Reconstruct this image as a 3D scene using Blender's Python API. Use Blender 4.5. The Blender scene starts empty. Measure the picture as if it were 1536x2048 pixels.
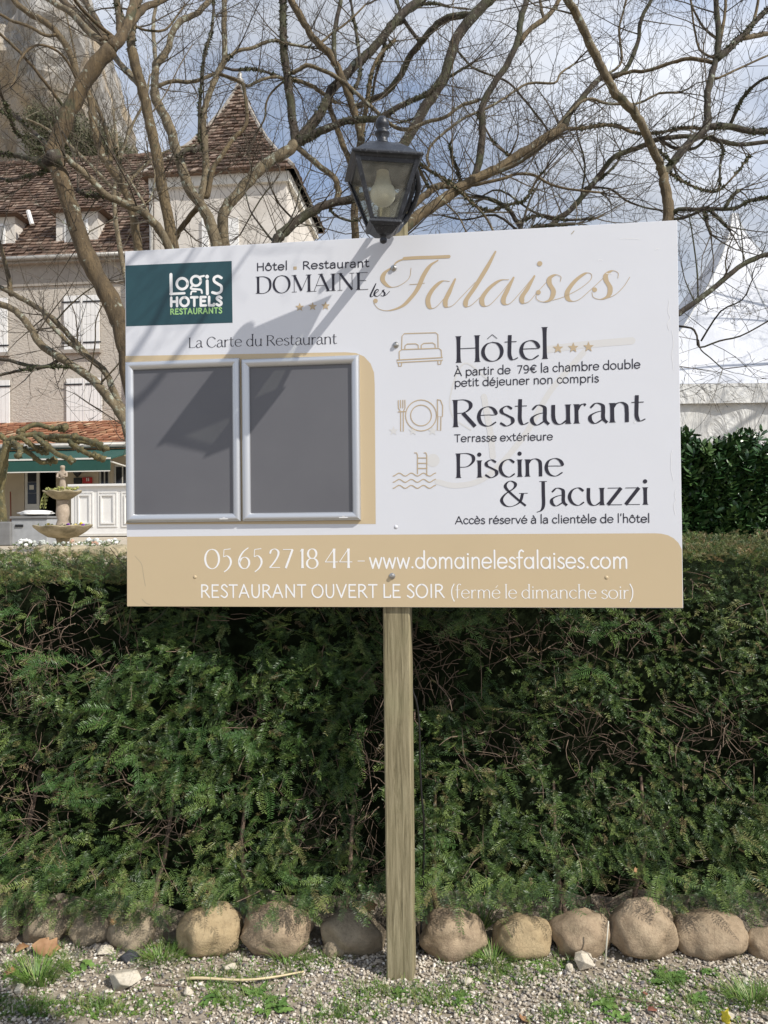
import bpy, math, random
import numpy as np
from mathutils import Vector, Matrix, Euler, noise

random.seed(7)
RNG = np.random.default_rng(11)
SC = bpy.context.scene
COL = SC.collection
R = math.radians

# ---------------------------------------------------------------- camera
CAMZ, PITCH, ROLL, FPX = 1.645, 0.01229706, -0.01055067, 1538.0
cam = bpy.data.cameras.new('camera')
camo = bpy.data.objects.new('camera', cam)
COL.objects.link(camo)
SC.camera = camo
cam.sensor_fit = 'VERTICAL'; cam.sensor_height = 24.0
cam.lens = FPX / 2048 * 24.0
cam.clip_start = 0.05; cam.clip_end = 2000
_f = Vector((0, math.cos(PITCH), math.sin(PITCH)))
_r = Vector((1, 0, 0)); _u = _r.cross(_f)
RT = _r * math.cos(ROLL) + _u * math.sin(ROLL)
UP = -_r * math.sin(ROLL) + _u * math.cos(ROLL)
FW = _f
m3 = Matrix((RT, UP, -FW)).transposed()
camo.matrix_world = Matrix.Translation((0, 0, CAMZ)) @ m3.to_4x4()
CP = Vector((0, 0, CAMZ))

# ---------------------------------------------------------------- world
SUN_AZ_DIR = Vector((0.819, -0.573, 0)).normalized()    # horizontal direction towards the sun
SUN_EL = R(42.5)
world = bpy.data.worlds.new('World'); SC.world = world
world.use_nodes = True
wn = world.node_tree.nodes; wl = world.node_tree.links
wn.clear()
wo = wn.new('ShaderNodeOutputWorld'); bg = wn.new('ShaderNodeBackground')
sky = wn.new('ShaderNodeTexSky'); sky.sky_type = 'NISHITA'; sky.sun_disc = False
sky.sun_elevation = SUN_EL
sky.sun_rotation = math.atan2(SUN_AZ_DIR.x, SUN_AZ_DIR.y)
sky.air_density = 1.0; sky.dust_density = 1.0
tc = wn.new('ShaderNodeTexCoord'); mp = wn.new('ShaderNodeMapping')
mp.inputs['Scale'].default_value = (1, 1, 1.9); mp.inputs['Rotation'].default_value = (0.2, 0.3, 0.4)
nz = wn.new('ShaderNodeTexNoise'); nz.inputs['Scale'].default_value = 3.1
nz.inputs['Detail'].default_value = 7; nz.inputs['Roughness'].default_value = 0.5
cr = wn.new('ShaderNodeValToRGB')
cr.color_ramp.elements[0].position = 0.36; cr.color_ramp.elements[0].color = (0.5, 0.5, 0.5, 1)
cr.color_ramp.elements[1].position = 0.66; cr.color_ramp.elements[1].color = (1, 1, 1, 1)
nz2 = wn.new('ShaderNodeTexNoise'); nz2.inputs['Scale'].default_value = 2.3; nz2.inputs['Detail'].default_value = 6
cr2 = wn.new('ShaderNodeValToRGB')
cr2.color_ramp.elements[0].position = 0.40; cr2.color_ramp.elements[0].color = (6.6, 8.6, 12.6, 1)
cr2.color_ramp.elements[1].position = 0.57; cr2.color_ramp.elements[1].color = (16.0, 16.6, 17.8, 1)
mx = wn.new('ShaderNodeMix'); mx.data_type = 'RGBA'
wl.new(tc.outputs['Generated'], mp.inputs['Vector'])
wl.new(mp.outputs[0], nz.inputs['Vector']); wl.new(mp.outputs[0], nz2.inputs['Vector'])
wl.new(nz.outputs[0], cr.inputs[0]); wl.new(nz2.outputs[0], cr2.inputs[0])
wl.new(cr.outputs[0], mx.inputs[0]); wl.new(sky.outputs[0], mx.inputs[6]); wl.new(cr2.outputs[0], mx.inputs[7])
wl.new(mx.outputs[2], bg.inputs[0]); bg.inputs[1].default_value = 0.062
wl.new(bg.outputs[0], wo.inputs[0])

sun = bpy.data.lights.new('sun', 'SUN'); suno = bpy.data.objects.new('sun', sun)
COL.objects.link(suno)
sun.energy = 5.0; sun.angle = R(0.53); sun.color = (1.0, 0.95, 0.87)
sd = Vector((SUN_AZ_DIR.x * math.cos(SUN_EL), SUN_AZ_DIR.y * math.cos(SUN_EL), math.sin(SUN_EL)))
suno.rotation_euler = sd.to_track_quat('Z', 'Y').to_euler()
suno.location = (4, -3, 8)

SC.view_settings.view_transform = 'Standard'; SC.view_settings.look = 'None'
SC.view_settings.exposure = 0.0; SC.view_settings.gamma = 1
SC.view_settings.use_curve_mapping = False
SC.render.engine = 'CYCLES'

# ---------------------------------------------------------------- helpers
def ray(px, py):
    return (FW + RT * ((px - 768) / FPX) - UP * ((py - 1024) / FPX))
def at(px, py, Y):
    d = ray(px, py); return CP + d * (Y / d.y)
def pxper(Y): return FPX / Y
def on_ground(px, py, z=0.0):
    d = ray(px, py); return CP + d * ((z - CAMZ) / d.z)

class Frame:
    """vertical plane at origin o, turned by yaw (right end nearer for positive)"""
    def __init__(s, o, yaw):
        s.o = Vector(o); s.yaw = yaw
        s.t = Vector((math.cos(yaw), -math.sin(yaw), 0)); s.a = Vector((math.sin(yaw), math.cos(yaw), 0))
    def px(s, x, y, d=0.0):
        r = ray(x, y); o = s.o + s.a * d
        k = (o - CP).dot(s.a) / r.dot(s.a)
        P = CP + r * k - s.o
        return (P.dot(s.t), P.z)
    def local(s, P):
        P = Vector(P) - s.o
        return Vector((P.dot(s.t), P.dot(s.a), P.z))

def tag(o, label=None, cat=None, group=None, kind=None):
    if label: o['label'] = label
    if cat: o['category'] = cat
    if group: o['group'] = group
    if kind: o['kind'] = kind
    return o

def empty(name, loc=(0, 0, 0), rz=0.0, label=None, cat=None, group=None):
    o = bpy.data.objects.new(name, None); COL.objects.link(o)
    o.location = loc; o.rotation_euler = (0, 0, rz); o.empty_display_size = 0.1
    return tag(o, label, cat, group)

class MB:
    def __init__(s): s.v = []; s.f = []
    def add(s, verts, faces):
        b = len(s.v); s.v.extend([tuple(p) for p in verts])
        s.f.extend([tuple(i + b for i in f) for f in faces]); return s
    def box(s, x0, x1, y0, y1, z0, z1):
        v = [(x0,y0,z0),(x1,y0,z0),(x1,y1,z0),(x0,y1,z0),(x0,y0,z1),(x1,y0,z1),(x1,y1,z1),(x0,y1,z1)]
        return s.add(v, [(0,3,2,1),(4,5,6,7),(0,1,5,4),(1,2,6,5),(2,3,7,6),(3,0,4,7)])
    def quad(s, a, b, c, d): return s.add([a,b,c,d], [(0,1,2,3)])
    def prism(s, poly, d):
        """poly: list of Vector, extruded by vector d"""
        n = len(poly); d = Vector(d)
        v = [Vector(p) for p in poly] + [Vector(p) + d for p in poly]
        f = [tuple(range(n)), tuple(range(2*n-1, n-1, -1))] + [((i+1) % n, i, n+i, n+(i+1) % n) for i in range(n)]
        return s.add(v, f)
    def tube(s, pts, rad, n=6, caps=True, rough=0.0, seed=0):
        pts = [Vector(p) for p in pts]; m = len(pts)
        if m < 2: return s
        if not hasattr(rad, '__len__'): rad = [rad] * m
        b = len(s.v); nrm = None
        for i in range(m):
            t = (pts[min(i+1, m-1)] - pts[max(i-1, 0)])
            if t.length < 1e-9: t = Vector((0, 0, 1))
            t.normalize()
            if nrm is None:
                nrm = t.orthogonal().normalized()
            else:
                nrm = nrm - t * nrm.dot(t)
                if nrm.length < 1e-6: nrm = t.orthogonal()
                nrm.normalize()
            bi = t.cross(nrm)
            for k in range(n):
                a = 2 * math.pi * k / n
                r = rad[i]
                if rough: r *= 1 + rough * noise.noise(Vector((pts[i].x*9 + math.cos(a)*1.5 + seed, pts[i].y*9 + math.sin(a)*1.5, pts[i].z*9)))
                s.v.append(tuple(pts[i] + (nrm * math.cos(a) + bi * math.sin(a)) * r))
        for i in range(m - 1):
            for k in range(n):
                k2 = (k + 1) % n
                s.f.append((b+i*n+k, b+i*n+k2, b+(i+1)*n+k2, b+(i+1)*n+k))
        if caps:
            s.f.append(tuple(b+k for k in range(n-1, -1, -1)))
            s.f.append(tuple(b+(m-1)*n+k for k in range(n)))
        return s
    def lathe(s, prof, c=(0, 0, 0), n=24, wave=None):
        """prof: [(r,z)]; wave(k,i)->radius factor"""
        b = len(s.v); m = len(prof)
        for i, (r, z) in enumerate(prof):
            for k in range(n):
                a = 2*math.pi*k/n
                q, dz = (wave(a, i) if wave else (1, 0))
                s.v.append((c[0]+r*q*math.cos(a), c[1]+r*q*math.sin(a), c[2]+z+dz))
        for i in range(m-1):
            for k in range(n):
                k2 = (k+1) % n
                s.f.append((b+i*n+k, b+i*n+k2, b+(i+1)*n+k2, b+(i+1)*n+k))
        s.f.append(tuple(b+k for k in range(n-1, -1, -1)))
        s.f.append(tuple(b+(m-1)*n+k for k in range(n)))
        return s
    def build(s, name, mat, parent=None, smooth=False, bevel=0.0, loc=None, rz=0.0, kind=None, label=None):
        me = bpy.data.meshes.new(name); me.from_pydata(s.v, [], s.f)
        me.materials.append(mat)
        if smooth: me.polygons.foreach_set('use_smooth', [True] * len(me.polygons))
        me.update()
        o = bpy.data.objects.new(name, me); COL.objects.link(o)
        if parent: o.parent = parent
        if loc is not None: o.location = loc
        o.rotation_euler = (0, 0, rz)
        if bevel:
            b = o.modifiers.new('bevel', 'BEVEL'); b.width = bevel; b.segments = 2; b.limit_method = 'ANGLE'
        if kind: o['kind'] = kind
        if label: o['label'] = label
        return o

def raw_obj(name, V, F, mat, parent=None, smooth=False, kind=None):
    me = bpy.data.meshes.new(name)
    me.from_pydata(V, [], F); me.materials.append(mat)
    if smooth: me.polygons.foreach_set('use_smooth', [True] * len(me.polygons))
    o = bpy.data.objects.new(name, me); COL.objects.link(o)
    if parent: o.parent = parent
    if kind: o['kind'] = kind
    return o

def smooth_path(pts, sub=4):
    """Catmull-Rom through pts (tuples of any length)"""
    P = [np.array(p, float) for p in pts]
    if len(P) < 3:
        out = []
        for i in range(len(P)-1):
            for k in range(sub): out.append(P[i] + (P[i+1]-P[i])*k/sub)
        out.append(P[-1]); return out
    Q = [2*P[0]-P[1]] + P + [2*P[-1]-P[-2]]
    out = []
    for i in range(1, len(Q)-2):
        p0, p1, p2, p3 = Q[i-1], Q[i], Q[i+1], Q[i+2]
        for k in range(sub):
            t = k/sub
            out.append(0.5*((2*p1)+(-p0+p2)*t+(2*p0-5*p1+4*p2-p3)*t*t+(-p0+3*p1-3*p2+p3)*t**3))
    out.append(P[-1]); return out

# ---------------------------------------------------------------- materials
class NT:
    def __init__(s, name):
        s.m = bpy.data.materials.new(name); s.m.use_nodes = True
        s.n = s.m.node_tree.nodes; s.l = s.m.node_tree.links
        s.b = s.n['Principled BSDF']; s.out = s.n['Material Output']
        s._tc = None
    def tc(s, kind='Object'):
        if not s._tc: s._tc = s.n.new('ShaderNodeTexCoord')
        return s._tc.outputs[kind]
    def mapping(s, scale=(1,1,1), kind='Object', rot=(0,0,0)):
        m = s.n.new('ShaderNodeMapping'); m.inputs['Scale'].default_value = scale; m.inputs['Rotation'].default_value = rot
        s.l.new(s.tc(kind), m.inputs[0]); return m.outputs[0]
    def noise(s, scale, detail=4, rough=0.55, vec=None, dist=0.0):
        t = s.n.new('ShaderNodeTexNoise'); t.inputs['Scale'].default_value = scale
        t.inputs['Detail'].default_value = detail; t.inputs['Roughness'].default_value = rough
        t.inputs['Distortion'].default_value = dist
        s.l.new(vec if vec is not None else s.tc(), t.inputs['Vector']); return t.outputs[0]
    def voro(s, scale, vec=None, feature='F1', out=0):
        t = s.n.new('ShaderNodeTexVoronoi'); t.inputs['Scale'].default_value = scale; t.feature = feature
        s.l.new(vec if vec is not None else s.tc(), t.inputs['Vector']); return t.outputs[out]
    def wave(s, scale, vec=None, dist=3, detail=3, direction='X'):
        t = s.n.new('ShaderNodeTexWave'); t.inputs['Scale'].default_value = scale
        t.inputs['Distortion'].default_value = dist; t.inputs['Detail'].default_value = detail
        t.bands_direction = direction
        s.l.new(vec if vec is not None else s.tc(), t.inputs['Vector']); return t.outputs[1]
    def ramp(s, fac, stops, interp='LINEAR'):
        r = s.n.new('ShaderNodeValToRGB'); e = r.color_ramp.elements; r.color_ramp.interpolation = interp
        while len(e) < len(stops): e.new(0.5)
        for i, (p, c) in enumerate(stops):
            e[i].position = p
            e[i].color = (c[0], c[1], c[2], 1) if hasattr(c, '__len__') else (c, c, c, 1)
        s.l.new(fac, r.inputs[0]); return r.outputs[0]
    def mix(s, fac, a, b, mode='MIX'):
        m = s.n.new('ShaderNodeMix'); m.data_type = 'RGBA'; m.blend_type = mode
        for i, v in ((0, fac), (6, a), (7, b)):
            if hasattr(v, 'is_linked') or hasattr(v, 'links'): s.l.new(v, m.inputs[i])
            elif i == 0: m.inputs[0].default_value = v
            else: m.inputs[i].default_value = (v[0], v[1], v[2], 1)
        return m.outputs[2]
    def color(s, v):
        if hasattr(v, 'links'): s.l.new(v, s.b.inputs['Base Color'])
        else: s.b.inputs['Base Color'].default_value = (v[0], v[1], v[2], 1)
        return s
    def set(s, **k):
        for a, v in k.items(): 
            key = a.replace('_', ' ')
            i = s.b.inputs[key]
            if hasattr(v, 'links'): s.l.new(v, i)
            else: i.default_value = v
        return s
    def bump(s, h, strength=0.4, dist=0.01):
        b = s.n.new('ShaderNodeBump'); b.inputs['Strength'].default_value = strength; b.inputs['Distance'].default_value = dist
        s.l.new(h, b.inputs['Height']); s.l.new(b.outputs[0], s.b.inputs['Normal']); return s
    def rand_inst(s):
        t = s.n.new('ShaderNodeObjectInfo'); return t.outputs['Random']
    def rand_island(s):
        t = s.n.new('ShaderNodeNewGeometry'); return t.outputs['Random Per Island']

def simple(name, c, rough=0.6, metal=0.0, var=0.12, scale=8, bump=0.0, bscale=60, spec=None):
    t = NT(name)
    n = t.noise(scale, 5)
    a = tuple(x*(1-var) for x in c); b = tuple(min(1, x*(1+var)) for x in c)
    t.color(t.ramp(n, [(0.3, a), (0.7, b)])).set(Roughness=rough, Metallic=metal)
    if spec is not None: t.set(Specular_IOR_Level=spec)
    if bump: t.bump(t.noise(bscale, 4), bump, 0.004)
    return t.m

M = {}
def srgb(r, g, b):
    f = lambda c: (c/255/12.92) if c/255 <= 0.04045 else ((c/255+0.055)/1.055)**2.4
    return (f(r), f(g), f(b))
M['board'] = simple('white printed aluminium sheet', (0.675, 0.69, 0.735), 0.42, 0, 0.015, 3, 0.06, 14)
M['gold'] = simple('beige print', (0.565, 0.45, 0.285), 0.4, 0, 0.02, 3, 0.05, 14)
M['gold_ink'] = simple('gold ink', (0.50, 0.39, 0.25), 0.45, 0, 0.02)
M['pale_ink'] = simple('pale watermark ink', (0.655, 0.65, 0.645), 0.42, 0, 0.01)
M['teal'] = simple('dark teal print', (0.018, 0.065, 0.080), 0.4, 0, 0.02)
M['ink'] = simple('near black ink', (0.018, 0.016, 0.028), 0.45, 0, 0.02)
M['white_ink'] = simple('white ink', (0.86, 0.86, 0.86), 0.45, 0, 0.01)
M['lime_ink'] = simple('light green ink', (0.36, 0.62, 0.24), 0.45, 0, 0.02)
t = NT('brushed aluminium'); t.color((0.62, 0.635, 0.66)).set(Metallic=0.75, Roughness=0.38)
t.bump(t.noise(300, 2, vec=t.mapping((1, 1, 12))), 0.03, 0.001); M['alu'] = t.m
t = NT('grey poster backing'); n = t.noise(2.5, 6)
t.color(t.ramp(n, [(0.3, (0.112, 0.112, 0.124)), (0.7, (0.134, 0.134, 0.145))])).set(Roughness=0.33)
t.bump(t.noise(900, 2), 0.04, 0.001); M['backing'] = t.m
t = NT('steel screw'); t.color((0.45, 0.44, 0.42)).set(Metallic=0.9, Roughness=0.3); M['steel'] = t.m
M['dark'] = simple('black plastic', (0.012, 0.012, 0.013), 0.45)

t = NT('weathered pine post')
v = t.mapping((1, 1, 0.05)); g = t.noise(64, 8, 0.78, v, 0.8)
g2 = t.noise(160, 4, 0.6, t.mapping((1, 1, 0.02)))
c = t.ramp(g, [(0.30, (0.065, 0.055, 0.03)), (0.45, (0.20, 0.17, 0.095)), (0.64, (0.37, 0.32, 0.20))])
c = t.mix(t.ramp(g2, [(0.55, 0.0), (0.75, 0.55)]), c, (0.12, 0.095, 0.055))
blot = t.ramp(t.noise(3.5, 4), [(0.5, 0.0), (0.75, 0.5)])
c = t.mix(blot, c, (0.20, 0.20, 0.10))
kn = t.ramp(t.voro(2.6, t.mapping((1.6, 1.6, 1.0))), [(0.03, 0.8), (0.075, 0.0)])
c = t.mix(kn, c, (0.09, 0.06, 0.03))
t.color(c).set(Roughness=0.8).bump(g, 0.5, 0.003); M['post'] = t.m

def bark(name, a, b, lich, moss):
    t = NT(name)
    n = t.noise(11, 8, 0.65, t.mapping((1, 1, 0.35)))
    c = t.ramp(n, [(0.28, a), (0.72, b)])
    l = t.ramp(t.noise(16, 6, 0.7), [(0.60 - lich, 0.0), (0.66 - lich*0.6, 1.0)])
    c = t.mix(l, c, (0.36, 0.38, 0.30))
    dk = t.ramp(t.noise(38, 7, 0.75, t.mapping((1, 1, 0.22))), [(0.50, 0.0), (0.66, 0.7)])
    c = t.mix(dk, c, tuple(x*.55 for x in a))
    g = t.ramp(t.noise(6, 6, 0.65, t.mapping((1, 1.3, 1))), [(0.60 - moss, 0.0), (0.70 - moss, 0.9)])
    c = t.mix(g, c, (0.06, 0.062, 0.03))
    t.color(c).set(Roughness=0.85).bump(t.noise(90, 6, 0.7, t.mapping((1, 1, 0.3))), 0.9, 0.012)
    return t.m
M['bark_tan'] = bark('smooth tan bark', (0.062, 0.043, 0.021), (0.20, 0.146, 0.076), 0.0, 0.03)
M['bark_brown'] = bark('brown bark', (0.045, 0.031, 0.016), (0.165, 0.115, 0.058), 0.0, 0.03)
M['bark_pale'] = bark('pale lichened bark', (0.075, 0.058, 0.033), (0.26, 0.205, 0.125), 0.05, 0.0)
M['bark_dark'] = bark('dark mossy bark', (0.022, 0.017, 0.013), (0.085, 0.064, 0.044), 0.02, 0.12)
M['twig'] = bark('twig bark', (0.035, 0.028, 0.02), (0.14, 0.11, 0.075), 0.0, 0.02)
M['twig_pale'] = bark('pale twig bark', (0.09, 0.075, 0.05), (0.26, 0.215, 0.15), 0.0, 0.0)
M['moss'] = simple('moss tufts', (0.055, 0.062, 0.026), 0.9, 0, 0.35, 20)
M['pollard'] = bark('mossy pollard bark', (0.06, 0.048, 0.02), (0.20, 0.165, 0.07), 0.0, 0.12)

def leafmat(name, stops, rough=0.4, trans=0.0, spec=0.5):
    t = NT(name)
    t.color(t.ramp(t.rand_inst(), stops)).set(Roughness=rough, Specular_IOR_Level=spec)
    return t.m
M['yew'] = leafmat('yew needles', [(0.0, (0.026, 0.056, 0.018)), (0.35, (0.050, 0.098, 0.024)), (0.65, (0.095, 0.158, 0.036)), (0.90, (0.21, 0.28, 0.075)), (1.0, (0.24, 0.17, 0.09))], 0.42)
M['yew_young'] = leafmat('fresh yew needles', [(0.0, (0.035, 0.085, 0.02)), (0.6, (0.065, 0.14, 0.03)), (1.0, (0.13, 0.20, 0.045))], 0.42)
M['yew_top'] = leafmat('sunlit yellowish clipped yew', [(0.0, (0.09, 0.12, 0.035)), (0.6, (0.17, 0.18, 0.06)), (1.0, (0.30, 0.20, 0.10))], 0.5)  # clipped tips are yellowish, lightened further to paint in sun on the top
M['laurel'] = leafmat('laurel leaves', [(0.0, (0.022, 0.060, 0.020)), (0.6, (0.045, 0.100, 0.030)), (1.0, (0.095, 0.16, 0.05))], 0.3)
M['hedge_stem'] = simple('brown hedge wood', (0.15, 0.105, 0.075), 0.85, 0, 0.4, 30)
M['core'] = simple('near black shade fill', (0.010, 0.014, 0.007), 1.0, 0, 0.5, 30, spec=0.0)  # near black colour painting the shade deep in the hedge and behind the doorway
M['grass'] = leafmat('grass blades', [(0.0, (0.07, 0.14, 0.025)), (0.7, (0.13, 0.22, 0.04)), (1.0, (0.26, 0.25, 0.10))], 0.5)
t = NT('weed leaves'); t.color(t.ramp(t.rand_island(), [(0, (0.06, 0.13, 0.03)), (1, (0.15, 0.25, 0.06))])).set(Roughness=0.5); M['weed'] = t.m
t = NT('grass tuft blades'); t.color(t.ramp(t.rand_island(), [(0, (0.07, 0.15, 0.025)), (0.8, (0.16, 0.27, 0.05)), (1, (0.32, 0.30, 0.14))])).set(Roughness=0.5); M['tuft'] = t.m
# ---------------------------------------------------------------- ground materials
t = NT('gravelly soil')
n1 = t.noise(3.2, 6); n2 = t.noise(60, 5, 0.7)
c = t.ramp(n2, [(0.3, (0.20, 0.165, 0.125)), (0.55, (0.32, 0.27, 0.21)), (0.75, (0.46, 0.41, 0.34))])
c = t.mix(t.ramp(n1, [(0.45, 0.0), (0.7, 0.6)]), c, (0.20, 0.17, 0.10))
t.color(c).set(Roughness=0.95).bump(n2, 0.6, 0.01); M['soil'] = t.m
t = NT('terrace gravel'); n2 = t.noise(25, 5, 0.7)
t.color(t.ramp(n2, [(0.3, (0.34, 0.28, 0.20)), (0.7, (0.52, 0.46, 0.36))])).set(Roughness=0.95); M['terrace'] = t.m
t = NT('gravel stones')
t.color(t.ramp(t.rand_inst(), [(0.0, (0.15, 0.14, 0.14)), (0.12, (0.27, 0.24, 0.21)), (0.28, (0.38, 0.33, 0.265)), (0.48, (0.48, 0.42, 0.34)), (0.74, (0.58, 0.53, 0.45)), (0.93, (0.72, 0.68, 0.61))], 'CONSTANT')).set(Roughness=0.8); M['gravel'] = t.m
def stone_mat(name, a, b, s=14):
    t = NT(name); n = t.noise(s, 8, 0.7); n2 = t.noise(6, 6, .65)
    c = t.ramp(n, [(0.3, a), (0.7, b)])
    c = t.mix(t.ramp(t.noise(70, 6, .8), [(.5, 0.), (.72, .6)]), c, tuple(x*.45 for x in a))
    c = t.mix(t.ramp(t.noise(3, 5, .6), [(.58, 0.), (.72, .55)]), c, (.085, .095, .045))
    c = t.mix(t.ramp(n2, [(0.45, 0.0), (0.7, 0.55)]), c, tuple(x*0.62 for x in a))
    cr_ = t.ramp(t.voro(7, feature='DISTANCE_TO_EDGE', vec=t.mapping((1, 1, 1.3))), [(0.0, 0.35), (0.012, 0.0)])
    c = t.mix(cr_, c, tuple(x*0.5 for x in a))
    t.color(c).set(Roughness=0.85).bump(t.noise(120, 6, 0.7), 0.8, 0.006); return t.m
M['boulder'] = stone_mat('river boulder', (0.27, 0.195, 0.125), (0.47, 0.365, 0.245))
M['boulder_b'] = stone_mat('sandy boulder', (0.34, 0.25, 0.14), (0.50, 0.39, 0.23))
M['boulder_c'] = stone_mat('grey brown boulder', (0.28, 0.225, 0.155), (0.44, 0.36, 0.25))
M['rock_white'] = stone_mat('pale limestone', (0.50, 0.43, 0.32), (0.72, 0.67, 0.57))
M['rock_dark'] = stone_mat('dark flint', (0.035, 0.037, 0.042), (0.09, 0.095, 0.11))
t = NT('dead leaf'); n = t.noise(20, 4)
t.color(t.ramp(n, [(0.3, (0.24, 0.12, 0.055)), (0.7, (0.42, 0.25, 0.13))])).set(Roughness=0.7); M['dead'] = t.m
M['dead_red'] = simple('reddish dead leaf', (0.20, 0.075, 0.05), 0.7, 0, 0.3, 20)
M['yellow_leaf'] = simple('yellow leaf', (0.75, 0.62, 0.05), 0.6, 0, 0.15, 20)
M['straw'] = simple('straw coloured stick', (0.60, 0.50, 0.30), 0.6, 0, 0.15, 20)

# ---------------------------------------------------------------- terrain
def terr(x, y):
    z = 0.010 * noise.noise(Vector((x*1.7, y*1.7, 0))) if y < 3.3 else 0.0
    if y > 3.15:
        k = min(1, (y - 3.15) / 1.0); k = k*k*(3-2*k); z += 1.12 * k
    if y > 4.2: z += 0.07 * min(1, (y-4.2)/9)
    if y > 13.2: z += 0.20 * min(1, (y-13.2)/6)
    return z
xs = [-300, -120, -60, -30, -15, -8] + [(-5 + 0.2*i) for i in range(51)] + [8, 15, 30, 60, 120, 300]
ys = [-60, -20, -8, -3, -1] + [0.2*i for i in range(26)] + [6, 8, 10, 14, 20, 30, 60, 120, 300, 800]
V = [(x, y, terr(x, y)) for y in ys for x in xs]
nx = len(xs); F = []
for j in range(len(ys)-1):
    for i in range(nx-1): F.append((j*nx+i, j*nx+i+1, (j+1)*nx+i+1, (j+1)*nx+i))
g = raw_obj('ground', V, F, M['soil'], smooth=True, kind='structure')
g.data.materials.append(M['terrace'])
for p in g.data.polygons:
    if p.center.y > 4.6: p.material_index = 1

# ---------------------------------------------------------------- instancing for uncountable stuff
def hidden_collection(name, objs):
    c = bpy.data.collections.new(name)
    for o in objs: c.objects.link(o)
    return c
def make_obj_unlinked(name, V, F, mat, smooth=False):
    me = bpy.data.meshes.new(name); me.from_pydata(V, [], F); me.materials.append(mat)
    if smooth: me.polygons.foreach_set('use_smooth', [True]*len(me.polygons))
    return bpy.data.objects.new(name, me)
def scatter(name, P, Rt, S, idx, coll, mat, parent=None, label=None, cat=None, kind='stuff'):
    me = bpy.data.meshes.new(name); n = len(P)
    me.vertices.add(n); me.vertices.foreach_set('co', np.asarray(P, np.float32).ravel())
    a = me.attributes.new('rot', 'FLOAT_VECTOR', 'POINT'); a.data.foreach_set('vector', np.asarray(Rt, np.float32).ravel())
    a = me.attributes.new('scl', 'FLOAT', 'POINT'); a.data.foreach_set('value', np.asarray(S, np.float32).ravel())
    a = me.attributes.new('idx', 'INT', 'POINT'); a.data.foreach_set('value', np.asarray(idx, np.int32).ravel())
    me.materials.append(mat)
    o = bpy.data.objects.new(name, me); COL.objects.link(o)
    if parent: o.parent = parent
    tag(o, label, cat, None, kind)
    ng = bpy.data.node_groups.new(name + ' scatter', 'GeometryNodeTree')
    ng.interface.new_socket('Geometry', in_out='INPUT', socket_type='NodeSocketGeometry')
    ng.interface.new_socket('Geometry', in_out='OUTPUT', socket_type='NodeSocketGeometry')
    N = ng.nodes; L = ng.links
    gi = N.new('NodeGroupInput'); go = N.new('NodeGroupOutput')
    ci = N.new('GeometryNodeCollectionInfo'); ci.inputs['Collection'].default_value = coll
    ci.inputs['Separate Children'].default_value = True; ci.inputs['Reset Children'].default_value = True
    ip = N.new('GeometryNodeInstanceOnPoints'); ip.inputs['Pick Instance'].default_value = True
    def attr(nm, ty):
        q = N.new('GeometryNodeInputNamedAttribute'); q.data_type = ty; q.inputs[0].default_value = nm
        return [s for s in q.outputs if s.enabled and s.name == 'Attribute'][0]
    e2r = N.new('FunctionNodeEulerToRotation')
    L.new(attr('rot', 'FLOAT_VECTOR'), e2r.inputs[0])
    L.new(gi.outputs[0], ip.inputs['Points']); L.new(ci.outputs[0], ip.inputs['Instance'])
    L.new(attr('idx', 'INT'), ip.inputs['Instance Index'])
    L.new(e2r.outputs[0], ip.inputs['Rotation']); L.new(attr('scl', 'FLOAT'), ip.inputs['Scale'])
    L.new(ip.outputs[0], go.inputs[0])
    md = o.modifiers.new('scatter', 'NODES'); md.node_group = ng
    return o

# gravel: irregular small stones
ICO_V = []; 
def ico_stone(seed, sq=(1, 0.8, 0.6), amp=0.25, sub=1):
    import bmesh
    bm = bmesh.new(); bmesh.ops.create_icosphere(bm, subdivisions=sub, radius=1)
    for v in bm.verts:
        k = 1 + amp * noise.noise(v.co*1.6 + Vector((seed*7.3, seed*3.1, 0)))*2
        v.co = Vector((v.co.x*sq[0], v.co.y*sq[1], v.co.z*sq[2])) * k
    V = [tuple(v.co) for v in bm.verts]; F = [tuple(v.index for v in f.verts) for f in bm.faces]; bm.free()
    return V, F
gs = [make_obj_unlinked('gravel_stone', *ico_stone(i, (1, 0.6+0.3*random.random(), 0.45+0.25*random.random()), 0.3, 1), M['gravel']) for i in range(7)]
gcol = hidden_collection('gravel stones', gs)
n = 62000
gx = RNG.uniform(-2.3, 2.3, n); gy = 3.05 - 1.35*RNG.uniform(0, 1, n)**1.15
# thin the gravel where soil and weeds take over
keep = np.array([noise.noise(Vector((x*1.5+3, y*2.6, 1))) + 0.25*noise.noise(Vector((x*7, y*9, 4))) + (0.12 if x > -0.3 else -0.16) > -0.22 or random.random() < 0.5 for x, y in zip(gx, gy)])
gx = gx[keep]; gy = gy[keep]; n = len(gx)
gz = np.array([terr(x, y) for x, y in zip(gx, gy)])
sc = 0.0042 + 0.0048*RNG.uniform(0, 1, n)**2.2
big = RNG.uniform(0, 1, n) < 0.02; sc[big] *= 1.7
P = np.c_[gx, gy, gz + sc*0.35 + RNG.uniform(0, 0.004, n)]
scatter('gravel', P, np.c_[RNG.uniform(-.5, .5, n), RNG.uniform(-.5, .5, n), RNG.uniform(0, 6.28, n)], sc, RNG.integers(0, 7, n), gcol, M['gravel'],
        label='loose pale and grey gravel in front of the boulders', cat='gravel')

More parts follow.
